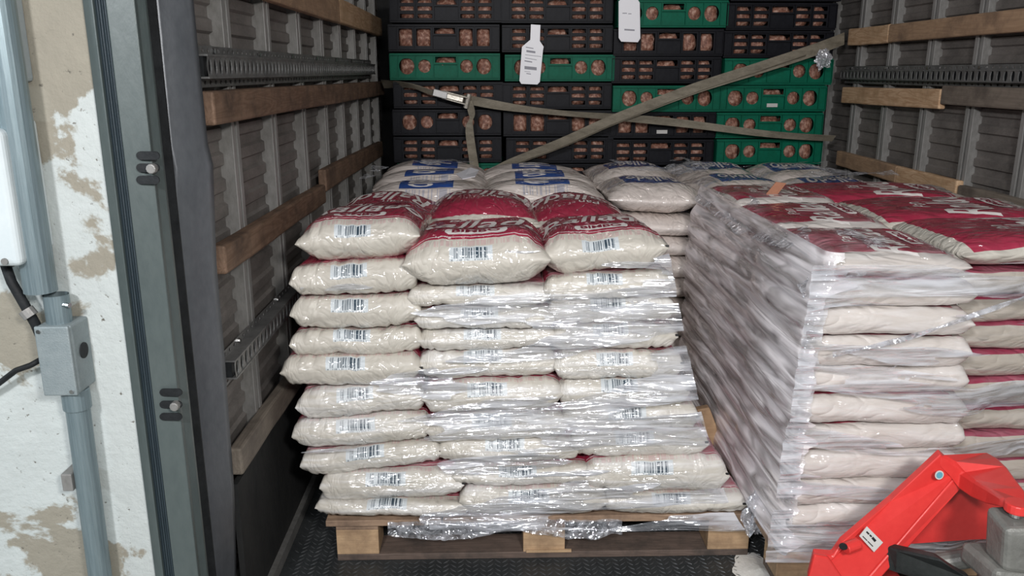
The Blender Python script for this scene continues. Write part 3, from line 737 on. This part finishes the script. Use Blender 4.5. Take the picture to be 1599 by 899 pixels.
# ================================================================ PALLETS
def pallet(x0, x1, y0, y1, z0, label, blocks=True):
    t = empty('wooden_pallet', (0, 0, 0)); tag(t, label, 'pallet')
    nb = 7; bw = (y1-y0)/nb
    def bd(name, mat, *a): return MB().box(*a).build(name, mat, t, bevel=.002)
    for k in range(3):
        y = y0+(y1-y0-.1)*k/2
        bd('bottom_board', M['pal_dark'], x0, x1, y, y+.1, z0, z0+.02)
    for k in range(3):
        for j in range(3):
            x = x0+(x1-x0-.12)*k/2; y = y0+(y1-y0-.1)*j/2
            o = bd('block', M['pal_block'], x, x+.12, y, y+.1, z0+.0201, z0+.098)
    for k in range(3):
        x = x0+(x1-x0-.12)*k/2
        bd('stringer', M['pal_x'], x, x+.12, y0, y1, z0+.0981, z0+.116)
    for k in range(nb):
        y = y0+k*bw; s = random.uniform(-.012, .006)
        if k == 0:
            bd('deck_board', M['pal_x'], x0-.025, x0+.30, y-.012, y+bw*.8, z0+.1165, z0+.135); bd('deck_board', M['pal_x'], x0+.305, x1, y-.004, y+bw*.8, z0+.1165, z0+.137)
        else: bd('deck_board', M['pal_x'], x0, x1, y+s+.01, y+bw*.8+s, z0+.1165, z0+.136)
    return t
pf = pallet(-.452, .735, 2.09, 3.05, 0, 'brown wooden pallet under the front stack of bags')
MB().box(.09, .22, 2.083, 2.0885, .022, .03).build('splinter', M['pal_block'], pf)
pallet(.74, 1.70, 1.88, 3.02, .045, 'wooden pallet lifted under the right stack of bags')
pallet(-.50, .42, 3.14, 4.1, 0, 'wooden pallet under the left rear stack of bags')
pallet(.47, 1.59, 3.14, 4.1, 0, 'wooden pallet under the right rear stack of bags')
# ================================================================ CRATES OF BREAD
CW, CD = .548, .38
def crate_meshes(kind, matname):
    """front panel in local coords x 0..CW, z 0..CHh, front at y=0"""
    hgt = .128; fr = [0, .075, .233, .397, .616, .776, .93, 1.0]; xs = [f*CW for f in fr]; m = MB(); y = .012
    zb, zt = .012, hgt-.010
    for i in range(7):
        x0, x1 = xs[i], xs[i+1]
        if i in (0, 6): holed_cell(m, x0, x1, zb, zt, None, y)
        elif i == 3:
            zm = zt-.040
            holed_cell(m, x0, x1, zm, zt, ('r', x0+.008, x1-.008, zm+.006, zt-.006), y, .004)
            holed_cell(m, x0, x1, zb, zm, None, y+.006); m.box(x0, x1, 0.002, y+.006, zm-.003, zm+.001)
        elif kind == 'round':
            r = (.040, .032, 0, .032, .040)[i-1]; cx_ = (x0+x1)/2; cz = (zb+zt)/2+.002
            holed_cell(m, x0, x1, zb, zt, ('c', cx_, cz, min(r, (x1-x0)/2-.005), r, zt-.014), y, .004)
        elif kind == 'square':
            holed_cell(m, x0, x1, zb, zt, ('r', x0+.010, x1-.010, zb+.014, zt-.010), y, .004)
        else:
            for q in range(3):
                a = zb+(zt-zb)*q/3; b = zb+(zt-zb)*(q+1)/3
                holed_cell(m, x0, x1, a, b, ('r', x0+.009, x1-.009, a+.009, b-.007), y, .004)
    for i in range(7):
        x = xs[i]; m.box(x-.0015 if i else 0, x+.0015, 0.002, y+.001, zb, zt)
    m.box(CW-.003, CW, 0.002, y+.001, zb, zt)
    m.box(0, CW, 0, .016, zt, zt+.003); m.box(0, CW, .013, .016, zt, hgt)
    m.box(0, CW, 0, .016, zb-.003, zb); m.box(0, CW, .010, .016, 0, zb)
    o = m.build('front_panel', M[matname]); C.objects.unlink(o)
    b = MB(); b.box(0, .004, .016, CD, 0, hgt); b.box(CW-.004, CW, .016, CD, 0, hgt); b.box(0.004, CW-.004, CD-.004, CD, 0, hgt); b.box(.004, CW-.004, .016, CD-.004, 0, .004)
    ob = b.build('body', M[matname]); C.objects.unlink(ob)
    return o, ob, xs
CM = {}
def loaf(seed):
    m = MB()
    def f(u, v):
        a = u*2*math.pi; b = (v-.5)*math.pi; c = math.cos(b)
        x = math.copysign(abs(math.cos(a)*c)**.6, math.cos(a)*c); y = math.copysign(abs(math.sin(a)*c)**.7, math.sin(a)*c); z = math.copysign(abs(math.sin(b))**.7, math.sin(b))
        k = 1+.16*noise.noise(Vector((x*2+seed, y*2, z*2)))
        return (x*k, y*k, z*k)
    m.quadgrid(f, 14, 9, True); o = m.build('bread', M['bread'], None, smooth=True); C.objects.unlink(o); return o.data
LOAVES = [loaf(k*3.3) for k in range(5)]
COLN = ['leftmost', 'second', 'third', 'rightmost']
COLX = [-.512, .048, .612, 1.165]
COLS = [
 [('slot', 'black', 1.592), ('square', 'black', 1.455), ('round', 'green', 1.318), ('slot', 'black', 1.18), ('round', 'black', 1.045), ('slot', 'black', .91), ('round', 'green', .775)],
 [('slot', 'black', 1.590), ('slot', 'black', 1.452), ('round', 'green', 1.312), ('slot', 'black', 1.176), ('square', 'black', 1.04), ('slot', 'black', .905), ('slot', 'black', .77)],
 [('round', 'grey', 1.706), ('round', 'green', 1.570), ('square', 'black', 1.434), ('slot', 'black', 1.302), ('round', 'green', 1.162), ('square', 'black', 1.030), ('slot', 'black', .893), ('slot', 'black', .755)],
 [('slot', 'black', 1.694), ('slot', 'black', 1.558), ('slot', 'black', 1.426), ('round', 'green', 1.294), ('round', 'green', 1.162), ('round', 'green', 1.028), ('round', 'green', .894), ('square', 'black', .76)]]
CYF = 4.22
NUMW = ['topmost', 'second down', 'third down', 'fourth down', 'fifth down', 'sixth down', 'seventh down', 'eighth down']
POSW = ['far left', 'second', 'middle', 'fourth', 'far right']
def crate(kind, colr, x, z, y, label, n_bread=5, ptag=False, where=''):
    mn = {'black': 'crate_black', 'green': 'crate_green', 'grey': 'crate_grey'}[colr]
    if (kind, mn) not in CM: CM[(kind, mn)] = crate_meshes(kind, mn)
    fp, bd, xs = CM[(kind, mn)]
    t = empty('bread_crate', (x, y, z)); tag(t, label, 'crate', 'stacked bread crates')
    for src in (fp, bd):
        c = src.copy(); C.objects.link(c); c.parent = t
    if ptag: MB().box(xs[3]+.03, xs[3]+.085, .009, .0115, .022, .04).build('paper_label', M['sticker'], t)
    for i in range(n_bread):
        x0, x1 = xs[i+1], xs[i+2]; w_ = (x1-x0)
        o = bpy.data.objects.new('wrapped_bread', LOAVES[(i+int(z*37)) % 5]); C.objects.link(o)
        o.scale = (w_*.46, .05, .044+(.010 if i in (0, 4) else 0.006)); o.location = (x+(x0+x1)/2, y+.074, z+.064); o.rotation_euler = (random.uniform(-.2, .2), 0, random.uniform(-.15, .15))
        tag(o, 'wrapped brown bread at the %s opening, %s' % (POSW[i], where), 'bread', 'wrapped bread in the crates')
for ci, col in enumerate(COLS):
    for k, (kind, colr, z) in enumerate(col):
        sh_ = {'round': 'round holes', 'square': 'square holes', 'slot': 'slots'}[kind]
        x = COLX[ci]+(.012 if (k*7+ci) % 3 == 0 else 0)-(.004*k if ci > 1 else -.002*k)
        lab = '%s crate with %s, %s in the %s stack' % (colr, sh_, NUMW[k], COLN[ci]+('' if ci in (0, 3) else ' from left'))
        crate(kind, colr, x, z, CYF+random.uniform(0, .012), lab, 5, (ci == 3 and k == 4) or (ci == 2 and k == 5), '%s crate, %s stack' % (NUMW[k], COLN[ci]+('' if ci in (0, 3) else ' from left')))
    z = col[-1][2]; q = 0; n = 5; pit = (z-.0)/n
    while q < n:
        q += 1
        zz = z-.137*q
        if zz < 0: break
        crate('slot', 'black', COLX[ci]-.01, zz, CYF+.006, 'black crate in the %s stack, %s below the bag tops' % (COLN[ci]+('' if ci in (0, 3) else ' from left'), ('first', 'second', 'third', 'fourth', 'fifth', 'sixth')[q-1]), 0)
    zz += .137 if zz < 0 else 0
    base = MB(); base.box(COLX[ci]-.005, COLX[ci]+CW-.02, CYF+.02, CYF+CD, 0, zz-.0005)
    tag(base.build('crate_dolly', M['crate_black'], None, bevel=.004), 'low black dolly under the %s stack of crates' % (COLN[ci]+('' if ci in (0, 3) else ' from left')), 'dolly')
# white tags
def card(name, pxs, Y, label, lines):
    pts = [onY(x, y, Y) for x, y in pxs]; c = sum(pts, Vector())/len(pts)
    o = MB().prism([q-c for q in pts], (0, .002, 0)).build(name, M['tag'], None, bevel=.0005); o.location = c; tag(o, label, 'tag')
    for (x0, y0, x1, y1, hh) in lines:
        a = onY(x0, y0, Y-.0008)-c; b = onY(x1, y1, Y-.0008)-c; h = hh*Y/F
        MB().prism([a, b, b+Vector((0, 0, -h)), a+Vector((0, 0, -h))], (0, .0006, 0)).build('printed_line', M['tagink'], o)
    return o
card('shipping_tag', [(829, 38), (844, 39), (843, 64), (849, 73), (848, 78), (843, 128), (839, 132), (814, 131), (811, 126), (815, 73), (828, 62)], 4.17, 'white bottle-shaped card tag hanging on the crates above the ratchet strap',
     [(821, 73, 833, 75, 1.2), (822, 78, 836, 80, 3), (820, 85, 845, 88, .7), (820, 90, 838, 93, .8), (819, 94, 831, 96, 1.6), (819, 103, 838, 105, 4.5), (819, 111, 828, 112, .6), (822, 114, 829, 115, 1.2)])
card('shipping_tag', [(966, 2), (972, -3), (995, -2), (999, 4), (1000, 60), (996, 66), (970, 65), (966, 59)], 4.17, 'white rounded card tag at the top on the green crate',
     [(972, 20, 979, 20, 1.2), (981, 21, 986, 21, 1), (975, 45, 991, 46, 2.2)])
# ================================================================ STRAPS
def Y4(px, py, Y=4.15): return onY(px, py, Y)
s1 = ribbon('ratchet_strap', [Y4(598, 131, 4.42), Y4(640, 133), Y4(683, 147), Y4(733, 156), Y4(800, 168, 4.14), Y4(880, 177, 4.14), Y4(960, 183, 4.14), Y4(1060, 192, 4.14), Y4(1200, 209, 4.14), Y4(1302, 216, 4.17)], lambda t: .045-.012*math.sin(t*9)**2, M['strap'], twist=lambda t: .9*math.sin(t*7+.4))
tag(s1, 'dirty olive webbing strap with ratchet running level across the crates', 'strap')
tail = ribbon('strap_tail', [Y4(732, 158, 4.13), Y4(737, 180, 4.13), Y4(733, 205, 4.12), Y4(742, 268, 4.12)], lambda t: .035+.01*t-.022*math.exp(-((t-.45)/.12)**2), M['strap'], side=(1, 0, 0), twist=lambda t: .3*math.sin(t*6))
tail.parent = s1; tail.matrix_parent_inverse = Matrix.Translation(-s1.location)
rt = empty('ratchet', (0, 0, 0), s1); rt.matrix_parent_inverse = Matrix.Translation(-s1.location)
c = Y4(708, 152, 4.12); ax = (Y4(735, 158, 4.12)-Y4(683, 144, 4.12)).normalized(); upv = Vector((0, -1, 0)).cross(ax).normalized()
def rbox(name, x0, x1, z0, z1, y0, y1, mat, par=None):
    P_ = lambda a, b, y: c+ax*a+upv*b+Vector((0, y, 0))
    o = MB().hexa([P_(x0, z0, y0), P_(x1, z0, y0), P_(x1, z0, y1), P_(x0, z0, y1), P_(x0, z1, y0), P_(x1, z1, y0), P_(x1, z1, y1), P_(x0, z1, y1)]).build(name, mat, par, bevel=.003)
    o.parent = s1; o.matrix_parent_inverse = Matrix.Translation(-s1.location); return o
bpy.data.objects.remove(rt)
rbox('ratchet_frame', -.055, .07, .013, .02, -.02, .02, M['ratchet']); rbox('ratchet_frame', -.055, .07, -.02, -.013, -.02, .02, M['ratchet'])
rbox('ratchet_handle', -.10, -.03, -.017, .017, -.03, -.022, M['postlight']); rbox('ratchet_plate', -.04, .05, -.012, .012, -.024, -.012, M['ratchet'])
g = MB().tube([c+ax*.07+upv*.035, c+ax*.07-upv*.035], .013, 14).build('ratchet_spool', M['ratchet'], s1); g.matrix_parent_inverse = Matrix.Translation(-s1.location)
s2 = ribbon('cargo_strap', [Y4(770, 268, 4.12), Y4(800, 253, 4.12), Y4(880, 221, 4.11), Y4(960, 186, 4.11), Y4(1080, 140, 4.11), Y4(1180, 108, 4.11), Y4(1265, 80, 4.13), Y4(1318, 60, 4.18)], lambda t: .04+.022*t, M['strap'], twist=lambda t: .25*math.sin(t*8))
tag(s2, 'long dirty olive strap crossing the crates diagonally up to the right', 'strap')
s3 = ribbon('strap_fold', [Y4(790, 261, 4.116), Y4(880, 228, 4.105), Y4(960, 193, 4.105), Y4(1080, 147, 4.105), Y4(1180, 113, 4.105), Y4(1258, 86, 4.12)], .014, M['strap'], twist=lambda t: .9)
s3.parent = s2; s3.matrix_parent_inverse = Matrix.Translation(-s2.location)
def crumple(name, c, rx, ry, rz, seed, mat, nu=26, nv=18, cut=None):
    def f(u, v):
        a = u*2*math.pi; b = (v-.5)*math.pi
        d = Vector((math.cos(a)*math.cos(b), math.sin(a)*math.cos(b), math.sin(b)))
        k = 1+.55*noise.noise(d*2.1+Vector((seed, 0, 0)))+.35*abs(noise.noise(d*6+Vector((0, seed, 0))))
        return (d.x*rx*k, d.y*ry*k, d.z*rz*k)
    o = MB().quadgrid(f, nu, nv, True).build(name, mat, None); o.location = c; return o
tag(crumple('torn_plastic', Y4(1285, 92, 4.12), .035, .015, .04, 3, M['film_loose']), 'scrap of torn clear plastic caught on the diagonal strap', 'plastic scrap')
# ================================================================ STRETCH FILM
def fbm(p, o=3):
    a, s = 0, 1
    for _ in range(o): a += noise.noise(p)*s; p = p*2.1; s *= .5
    return a
def film_sheet(name, fn, nu, nv, keep, mat, label, parent=None):
    """grid sheet; keep(u, v) > 0 where the film is there, its torn edge follows keep = 0"""
    n = nu+1; P = [Vector(fn(i/nu, j/nv)) for j in range(nv+1) for i in range(n)]
    K = [keep(i/nu, j/nv) for j in range(nv+1) for i in range(n)]; Q = [q.copy() for q in P]; F_ = []
    for j in range(nv+1):
        for i in range(n):
            a = j*n+i
            if K[a] >= 0: continue
            best = None
            for di in (-1, 0, 1):
                for dj in (-1, 0, 1):
                    if 0 <= i+di <= nu and 0 <= j+dj <= nv:
                        b = (j+dj)*n+i+di
                        if K[b] > 0 and (best is None or K[b] > K[best]): best = b
            if best is not None: Q[a] = P[best].lerp(P[a], K[best]/(K[best]-K[a]))
    for j in range(nv):
        for i in range(nu):
            a = j*n+i; q = (a, a+1, a+n+1, a+n)
            if max(K[k] for k in q) > 0 and (Q[q[0]]-Q[q[2]]).length > 1e-5: F_.append(q)
    me_o = mesh_obj(name, Q, F_, mat, parent, True)
    bm = bmesh.new(); bm.from_mesh(me_o.data); bmesh.ops.delete(bm, geom=[v for v in bm.verts if not v.link_faces], context='VERTS'); bm.to_mesh(me_o.data); bm.free()
    if label: tag(me_o, label, 'plastic film')
    return me_o
# front stack: left and right silhouettes of the film by height
def fx(u, z):
    t = max(0, min(1, (z-.12)/.8)); l = -.475-.06*math.sin(t*math.pi); r = .705-.255*t**.7
    return l+(r-l)*u
def ff(u, v):
    z = .118+.80*v; x = fx(u, z); y = FY-.047+.012*fbm(Vector((x*2.2, z*14, 3)))+.012*fbm(Vector((x*5+z*3, z*40, 8)), 2)
    if v < .04: y -= .01
    return (x, y-.004, z)
film_sheet('stretch_film', ff, 170, 190, lambda u, v: (fbm(Vector((u*2.2, v*13-u*1.2, 1.7)))+(u-.50)*.75+(.22 if v < .10 else 0)-.18*(v > .9)) - .12, M['film'], 'torn bands of clear stretch film around the front stack of bags')
# skirt of loose film hanging over the front pallet's deck
def fs(u, v):
    x = -.30+.66*u; z = .137-.05*v*(abs(math.sin(u*5.2+.4))**.7*.8+.25)-.008*fbm(Vector((x*20, 0, 1)))
    return (x, 2.066-.012*v+.008*fbm(Vector((x*16, v*3, 4))), z)
film_sheet('loose_film', fs, 90, 10, lambda u, v: 1.0, M['film_loose'], 'loose edge of clear film hanging over the front pallet deck')
# right pallet: side sheet, front bands, top edge
def rx_at(z): t = (z-.18)/.74; return .695+.05*t
LZ = [onY(1290, q, RY).z for q in RB][::-1]; LX = [onY(q-4, 0, RY).x for q in RXL][::-1]
LX = [onY(RXL[10-k]-4, (RB[10-k]+RB[11-k])/2, RY).x for k in range(11)]
def layer_bulge(z):
    for k in range(11):
        if LZ[k] <= z <= LZ[k+1]: t = (z-LZ[k])/(LZ[k+1]-LZ[k]); return math.sin(math.pi*t)**.7, LX[k]
    return 0, LX[0] if z < LZ[0] else LX[-1]
def side_x(z):
    zz = [(LZ[k]+LZ[k+1])/2 for k in range(11)]
    if z <= zz[0]: return LX[0]
    for k in range(10):
        if z <= zz[k+1]: t = (z-zz[k])/(zz[k+1]-zz[k]); return LX[k]+(LX[k+1]-LX[k])*t
    return LX[-1]
def fr(u, v):
    z = .165+(LZ[-1]+.012-.165)*v; b = layer_bulge(z)[0]; x0 = side_x(z)-.004-.008*b
    wob = .005*fbm(Vector((u*3, z*9, 5)), 2)
    if u < .10:      # wraps round the near corner onto the front
        t = u/.10; r0 = .035; a = (1-t)*math.pi/2
        if t < .4: return (x0+r0+.06*(.4-t)/.4, RY-.032-.006*b+wob, z)
        a = (1-(t-.4)/.6)*math.pi/2
        return (x0+r0-r0*math.cos(a)+wob, RY-.032+r0-r0*math.sin(a)-.006*b, z)
    y = RY+.003+1.17*(u-.10)/.90
    sw = .010*max(0, math.sin((y-RY)/.395*math.pi))**.6
    return (x0-sw*b+wob, y, z)
film_sheet('stretch_film', fr, 140, 170, lambda u, v: u-.045+.05*fbm(Vector((0, v*14, 7))), M['film_side'], 'clear stretch film pulled tight over the left side of the right stack')
def fq(u, v):
    z = .16+.77*v; xl = rx_at(z)-.01; x = xl+(1.70-xl)*u; yb = RY-.045 if x < 1.15 else RY-.045+(x-1.15)*.35
    yb = min(yb, RY+.02)
    return (x, yb+.010*fbm(Vector((x*2.2, z*14, 13)))+.010*fbm(Vector((x*5, z*40, 18)), 2), z)
film_sheet('stretch_film', fq, 150, 170, lambda u, v: (fbm(Vector((u*1.4, v*12+u*1.5, 31)))+(.34 if v > .90 else 0)+(.30 if v < .12 else 0)+(.45 if u < .05 else 0)) - .12, M['film'], 'bands of clear stretch film across the front of the right stack')
# rolled diagonal edge of film across the right stack's front
pts = [onY(x, y, RY-.065+max(0, (x-1500))*.0002) for x, y in ((1300, 553), (1360, 540), (1420, 527), (1480, 508), (1540, 485), (1600, 462), (1640, 446))]
tag(ribbon('film_edge', pts, .012, M['film_loose'], .004, twist=lambda t: t*9), 'rolled clear film edge running diagonally across the right stack', 'plastic film')
def ft(u, v):
    y = 1.86+1.14*u; x = .735+.24*v*(1-.25*u); z = .935+.012*math.sin(u*9)+.020*fbm(Vector((x*9, y*6, 2)))-.05*(1-v)**3-.06*max(0, .1-u)*8
    return (x, y, z+.012)
film_sheet('stretch_film', ft, 110, 50, lambda u, v: fbm(Vector((u*6, v*3, 9)))-.5*v+.25, M['film_loose'], 'crinkled clear film folded over the top left edge of the right stack')
tag(crumple('torn_plastic', onY(1185, 800, 2.02), .035, .03, .055, 9, M['film_loose']), 'crumpled clear film bunched between the front and right pallets', 'plastic scrap')
def fb(u, v):
    x = -.52+2.15*u; y = 3.14+1.0*v
    return (x, y, .958+.02*fbm(Vector((x*4, y*4, 6)))+.012*fbm(Vector((x*12, y*9, 6))))
film_sheet('stretch_film', fb, 120, 60, lambda u, v: fbm(Vector((u*5, v*4, 44)))-.6*abs(v-.5) - .30, M['film_loose'], 'clear film lying over the pale bags of the rear pallets')
# ================================================================ SMALL THINGS
def flat(name, pxs, Z, mat, label, cat, th=.002, dz=None):
    pts = [onZ(x, y, Z+(dz[i] if dz else 0)) for i, (x, y) in enumerate(pxs)]; c = sum(pts, Vector())/len(pts)
    o = MB().prism([q-c for q in pts], (0, 0, th)).build(name, mat); o.location = c; return tag(o, label, cat)
flat('paper_sheet', [(712, 272), (735, 262), (748, 266), (742, 276), (722, 280)], .985, M['paper'], 'crumpled white paper sheet on the left rear pallet bags', 'paper', dz=[0, .01, 0, .012, 0])
a = [onY(x, y, 2.75) for x, y in ((1192, 308), (1212, 284), (1228, 286), (1208, 311))]
tag(MB().prism(a, (0, .004, 0)).build('cardboard_tag', M['cardboard']), 'reddish brown cardboard tag sticking up behind the right stack', 'tag')
a = [onY(x, y, 2.45) for x, y in ((1088, 640), (1108, 636), (1128, 688), (1136, 720), (1122, 716), (1104, 680))]
tag(MB().prism(a, (0, .03, 0)).build('wood_scrap', M['pal_block'], None, bevel=.004), 'splintered brown wood scrap wedged between the front and right stacks', 'wood scrap')
m = MB()
def fl_(u, v):
    a = u*2*math.pi; r = v*(1+.35*noise.noise(Vector((math.cos(a)*1.6, math.sin(a)*1.6, 2))))
    return (math.cos(a)*r*.075, math.sin(a)*r*.085, .012*(1-v)**1.5+.0008)
o = MB().quadgrid(fl_, 30, 8, True).build('flour_spill', M['flour'], None, smooth=True); q = onZ(1188, 893, 0); o.location = (q.x, q.y, 0); o['kind'] = 'stuff'; o['label'] = 'spilt white flour on the truck floor between the two pallets'; o['category'] = 'flour'
# ================================================================ PALLET JACK
pj = empty('pallet_jack', (0, 0, 0)); tag(pj, 'red hand pallet jack standing under the right stack', 'pallet jack')
JX = 1.07      # centre line
def J(px, py, Y): return onY(px, py, Y)
# left sloping frame member (channel section): outer face polygon, then thickness away from the lens
YA, YH = 1.60, 1.66
face = [J(1262, 905, YA), J(1272, 866, YA), J(1300, 868, YA), J(1314, 848, YA+.01), J(1392, 782, YH), J(1469, 709, YH), J(1499, 736, YH), J(1352, 905, YA)]
face = [Vector((q.x, q.y, q.z)) for q in face]
m = MB().prism(face, (.004, .022, .004)); m.build('sloping_frame', M['red'], pj, bevel=.004, seg=3)
lip = [J(1352, 905, YA), J(1499, 736, YH), J(1504, 742, YH), J(1504, 760, YH), J(1374, 905, YA)]
MB().prism(lip, (0, .08, .0)).build('frame_flange', M['red'], pj, bevel=.004)
heel = [J(1262, 905, YA-.01), J(1272, 866, YA-.01), J(1294, 870, YA-.01), J(1318, 905, YA-.01)]
MB().prism(heel, (0, .012, 0)).build('heel_plate', M['red'], pj, bevel=.004)
# mirror member on the far side of the centre line, and fork beams
def mir(ps): return [Vector((2*JX-q.x, q.y, q.z)) for q in ps]
st_ = [((1469, 709, 1.66), (1545, 706, 1.74), .030), ((1485, 721, 1.655), (1560, 714, 1.68), .034), ((1500, 737, 1.65), (1574, 727, 1.62), .040), ((1520, 750, 1.60), (1586, 744, 1.57), .040),
       ((1542, 763, 1.54), (1600, 762, 1.52), .034), ((1562, 775, 1.48), (1614, 785, 1.47), .022), ((1574, 782, 1.455), (1622, 795, 1.45), .016)]
m = MB()
for a_, b_, d in st_:
    l, r_ = J(*a_), J(*b_); dn = Vector((0, 0, -d)); q = (r_-l)
    m.v += [l+dn, l+Vector((0, 0, -.006)), l+q*.07, r_-q*.07, r_+Vector((0, 0, -.006)), r_+dn]
for k in range(len(st_)-1):
    for i in range(6): j = (i+1) % 6; m.f.append((6*k+i, 6*k+j, 6*k+6+j, 6*k+6+i))
m.f.append((5, 4, 3, 2, 1, 0)); e = 6*(len(st_)-1); m.f.append(tuple(e+i for i in range(6)))
m.build('head_plate', M['red'], pj, bevel=.003, seg=3)
hz = J(1585, 788, 1.455).z
# back plate between the two members
MB().prism([J(x, y, 1.74) for x, y in ((1405, 850), (1440, 800), (1480, 762), (1505, 745), (1580, 775), (1640, 800), (1640, 838), (1520, 842))], (0, .01, 0)).build('back_plate', M['red'], pj)
for s in (0, 1):
    q = J(1318, 853, YA-.004); x = q.x if not s else 2*JX-q.x
    if s: x = 1.38
    tp = MB().tube([(x, YA-.012, q.z), (x+(.032 if not s else -.032), YA-.002, q.z+.005)], .0135, 16); tp.build('pivot_pin', M['red'], pj, bevel=.002)
    xf = .945 if not s else 1.42
    MB().box(xf-.075, xf+.075, 1.66, 2.85, .085, .135).build('fork', M['red'], pj, bevel=.006)
    MB().tube([(xf-.03, 2.75, .042), (xf+.03, 2.75, .042)], .041, 18).build('load_roller', M['rubber'], pj)
    MB().box(xf-.02, xf+.02, 2.73, 2.77, .06, .09).build('roller_bracket', M['blacksteel'], pj)
a = J(1318, 853, YA-.014); MB().tube([(a.x-.001, YA-.0125, a.z), (a.x-.002, YA-.0145, a.z-.0004)], .009, 14).build('pin_hole', M['rubber'], pj)
# stickers on the sloping face
def on_face(px, py, off=.0015):
    d = ray(px, py); o0 = Vector((0, 0, H)); n = (face[5]-face[0]).cross(face[6]-face[0]).normalized()
    if n.y > 0: n = -n
    t = (face[7]-o0).dot(n)/d.dot(n); return o0+d*t+n*off, n
fn = on_face(1400, 800)[1]
st = [on_face(x, y, .0012)[0] for x, y in ((1353, 821), (1378, 846), (1364, 861), (1341, 836))]
sk = MB().prism(st, fn*.0012).build('sticker', M['sticker'], pj)
def stk_line(x0, y0, x1, y1, w):
    a, b = on_face(x0, y0, .0027)[0], on_face(x1, y1, .0027)[0]; s = (b-a).cross(fn).normalized()*w
    return MB().prism([a-s, b-s, b+s, a+s], fn*.0004)
for L_ in (((1352, 829), (1356, 833), .0018), ((1357, 834), (1360, 837), .0018), ((1361, 838), (1366, 844), .0028), ((1346, 836), (1353, 843), .0010), ((1354, 844), (1362, 852), .0010)):
    stk_line(*L_[0], *L_[1], L_[2]).build('printed_mark', M['rubber'], sk)
c0 = on_face(1466, 741, .0012)[0]
def disc(c, n, r, th): 
    u = n.cross(Vector((0, 0, 1))).normalized(); v_ = n.cross(u)
    return MB().prism([c+u*r*math.cos(t*math.pi/10)+v_*r*math.sin(t*math.pi/10) for t in range(20)], n*th)
ds = disc(c0, fn, .0105, .001).build('round_sticker', M['sticker'], pj); disc(c0+fn*.0012, fn, .0075, .0006).build('printed_mark', M['blue_sticker'], ds)
# pump
px_, py_ = J(1588, 840, 1.44).x, 1.455
zb, zt_ = J(1560, 892, 1.44).z, J(1560, 812, 1.44).z
MB().hexa([(px_-.030, 1.42, zb+.01), (px_+.05, 1.40, zb+.01), (px_+.055, 1.49, zb+.01), (px_-.030, 1.49, zb+.01), (px_-.040, 1.42, zt_-.01), (px_+.05, 1.405, zt_), (px_+.055, 1.50, zt_), (px_-.035, 1.50, zt_)]).build('pump_body', M['pump'], pj, bevel=.012, seg=3)
MB().tube([(px_+.035, 1.405, zb-.03), (px_+.035, 1.405, zt_-.01)], .019, 18).build('pump_valve', M['pump'], pj, bevel=.003)
MB().tube([(px_+.035, 1.385, zt_-.02), (px_+.035, 1.379, zt_-.02)], .012, 16).build('valve_cap', M['chrome'], pj)
MB().box(px_+.006, px_+.022, 1.397, 1.402, zb+.03, zb+.06).build('valve_slot', M['rubber'], pj)
MB().tube([(px_, 1.455, zt_), (px_, 1.455, hz)], .012, 16).build('ram', M['chrome'], pj)
MB().tube([(px_, 1.455, hz-.014), (px_, 1.455, hz+.006)], .024, 18).build('ram_collar', M['red'], pj, bevel=.003)
MB().prism([(px_-.045, 1.42, zb-.03), (px_+.06, 1.40, zb-.03), (px_+.07, 1.53, zb-.03), (px_-.055, 1.53, zb-.03)], (0, 0, .045)).build('pump_base', M['pump'], pj, bevel=.01)
arm = [J(1385, 853, 1.62), J(1400, 858, 1.60), J(1470, 874, 1.52), J(1490, 890, 1.50), J(1520, 905, 1.50), J(1470, 915, 1.52), J(1400, 893, 1.6), J(1375, 886, 1.62)]
MB().prism(arm, (0, .03, 0)).build('lift_linkage', M['blacksteel'], pj, bevel=.004)
m = MB().tube([J(1455, 880, 1.60), J(1530, 868, 1.58), J(1600, 872, 1.56)], .022, 16); m.build('cross_shaft', M['pump'], pj, bevel=.003)
for s in (-1, 1):
    MB().tube([(px_+s*.03, 1.47, .08), (px_+s*.075, 1.47, .08)], .08, 28).build('steer_wheel', M['rubber'], pj, bevel=.006)
MB().tube([(px_-.08, 1.47, .08), (px_+.08, 1.47, .08)], .012, 12).build('axle', M['chrome'], pj)
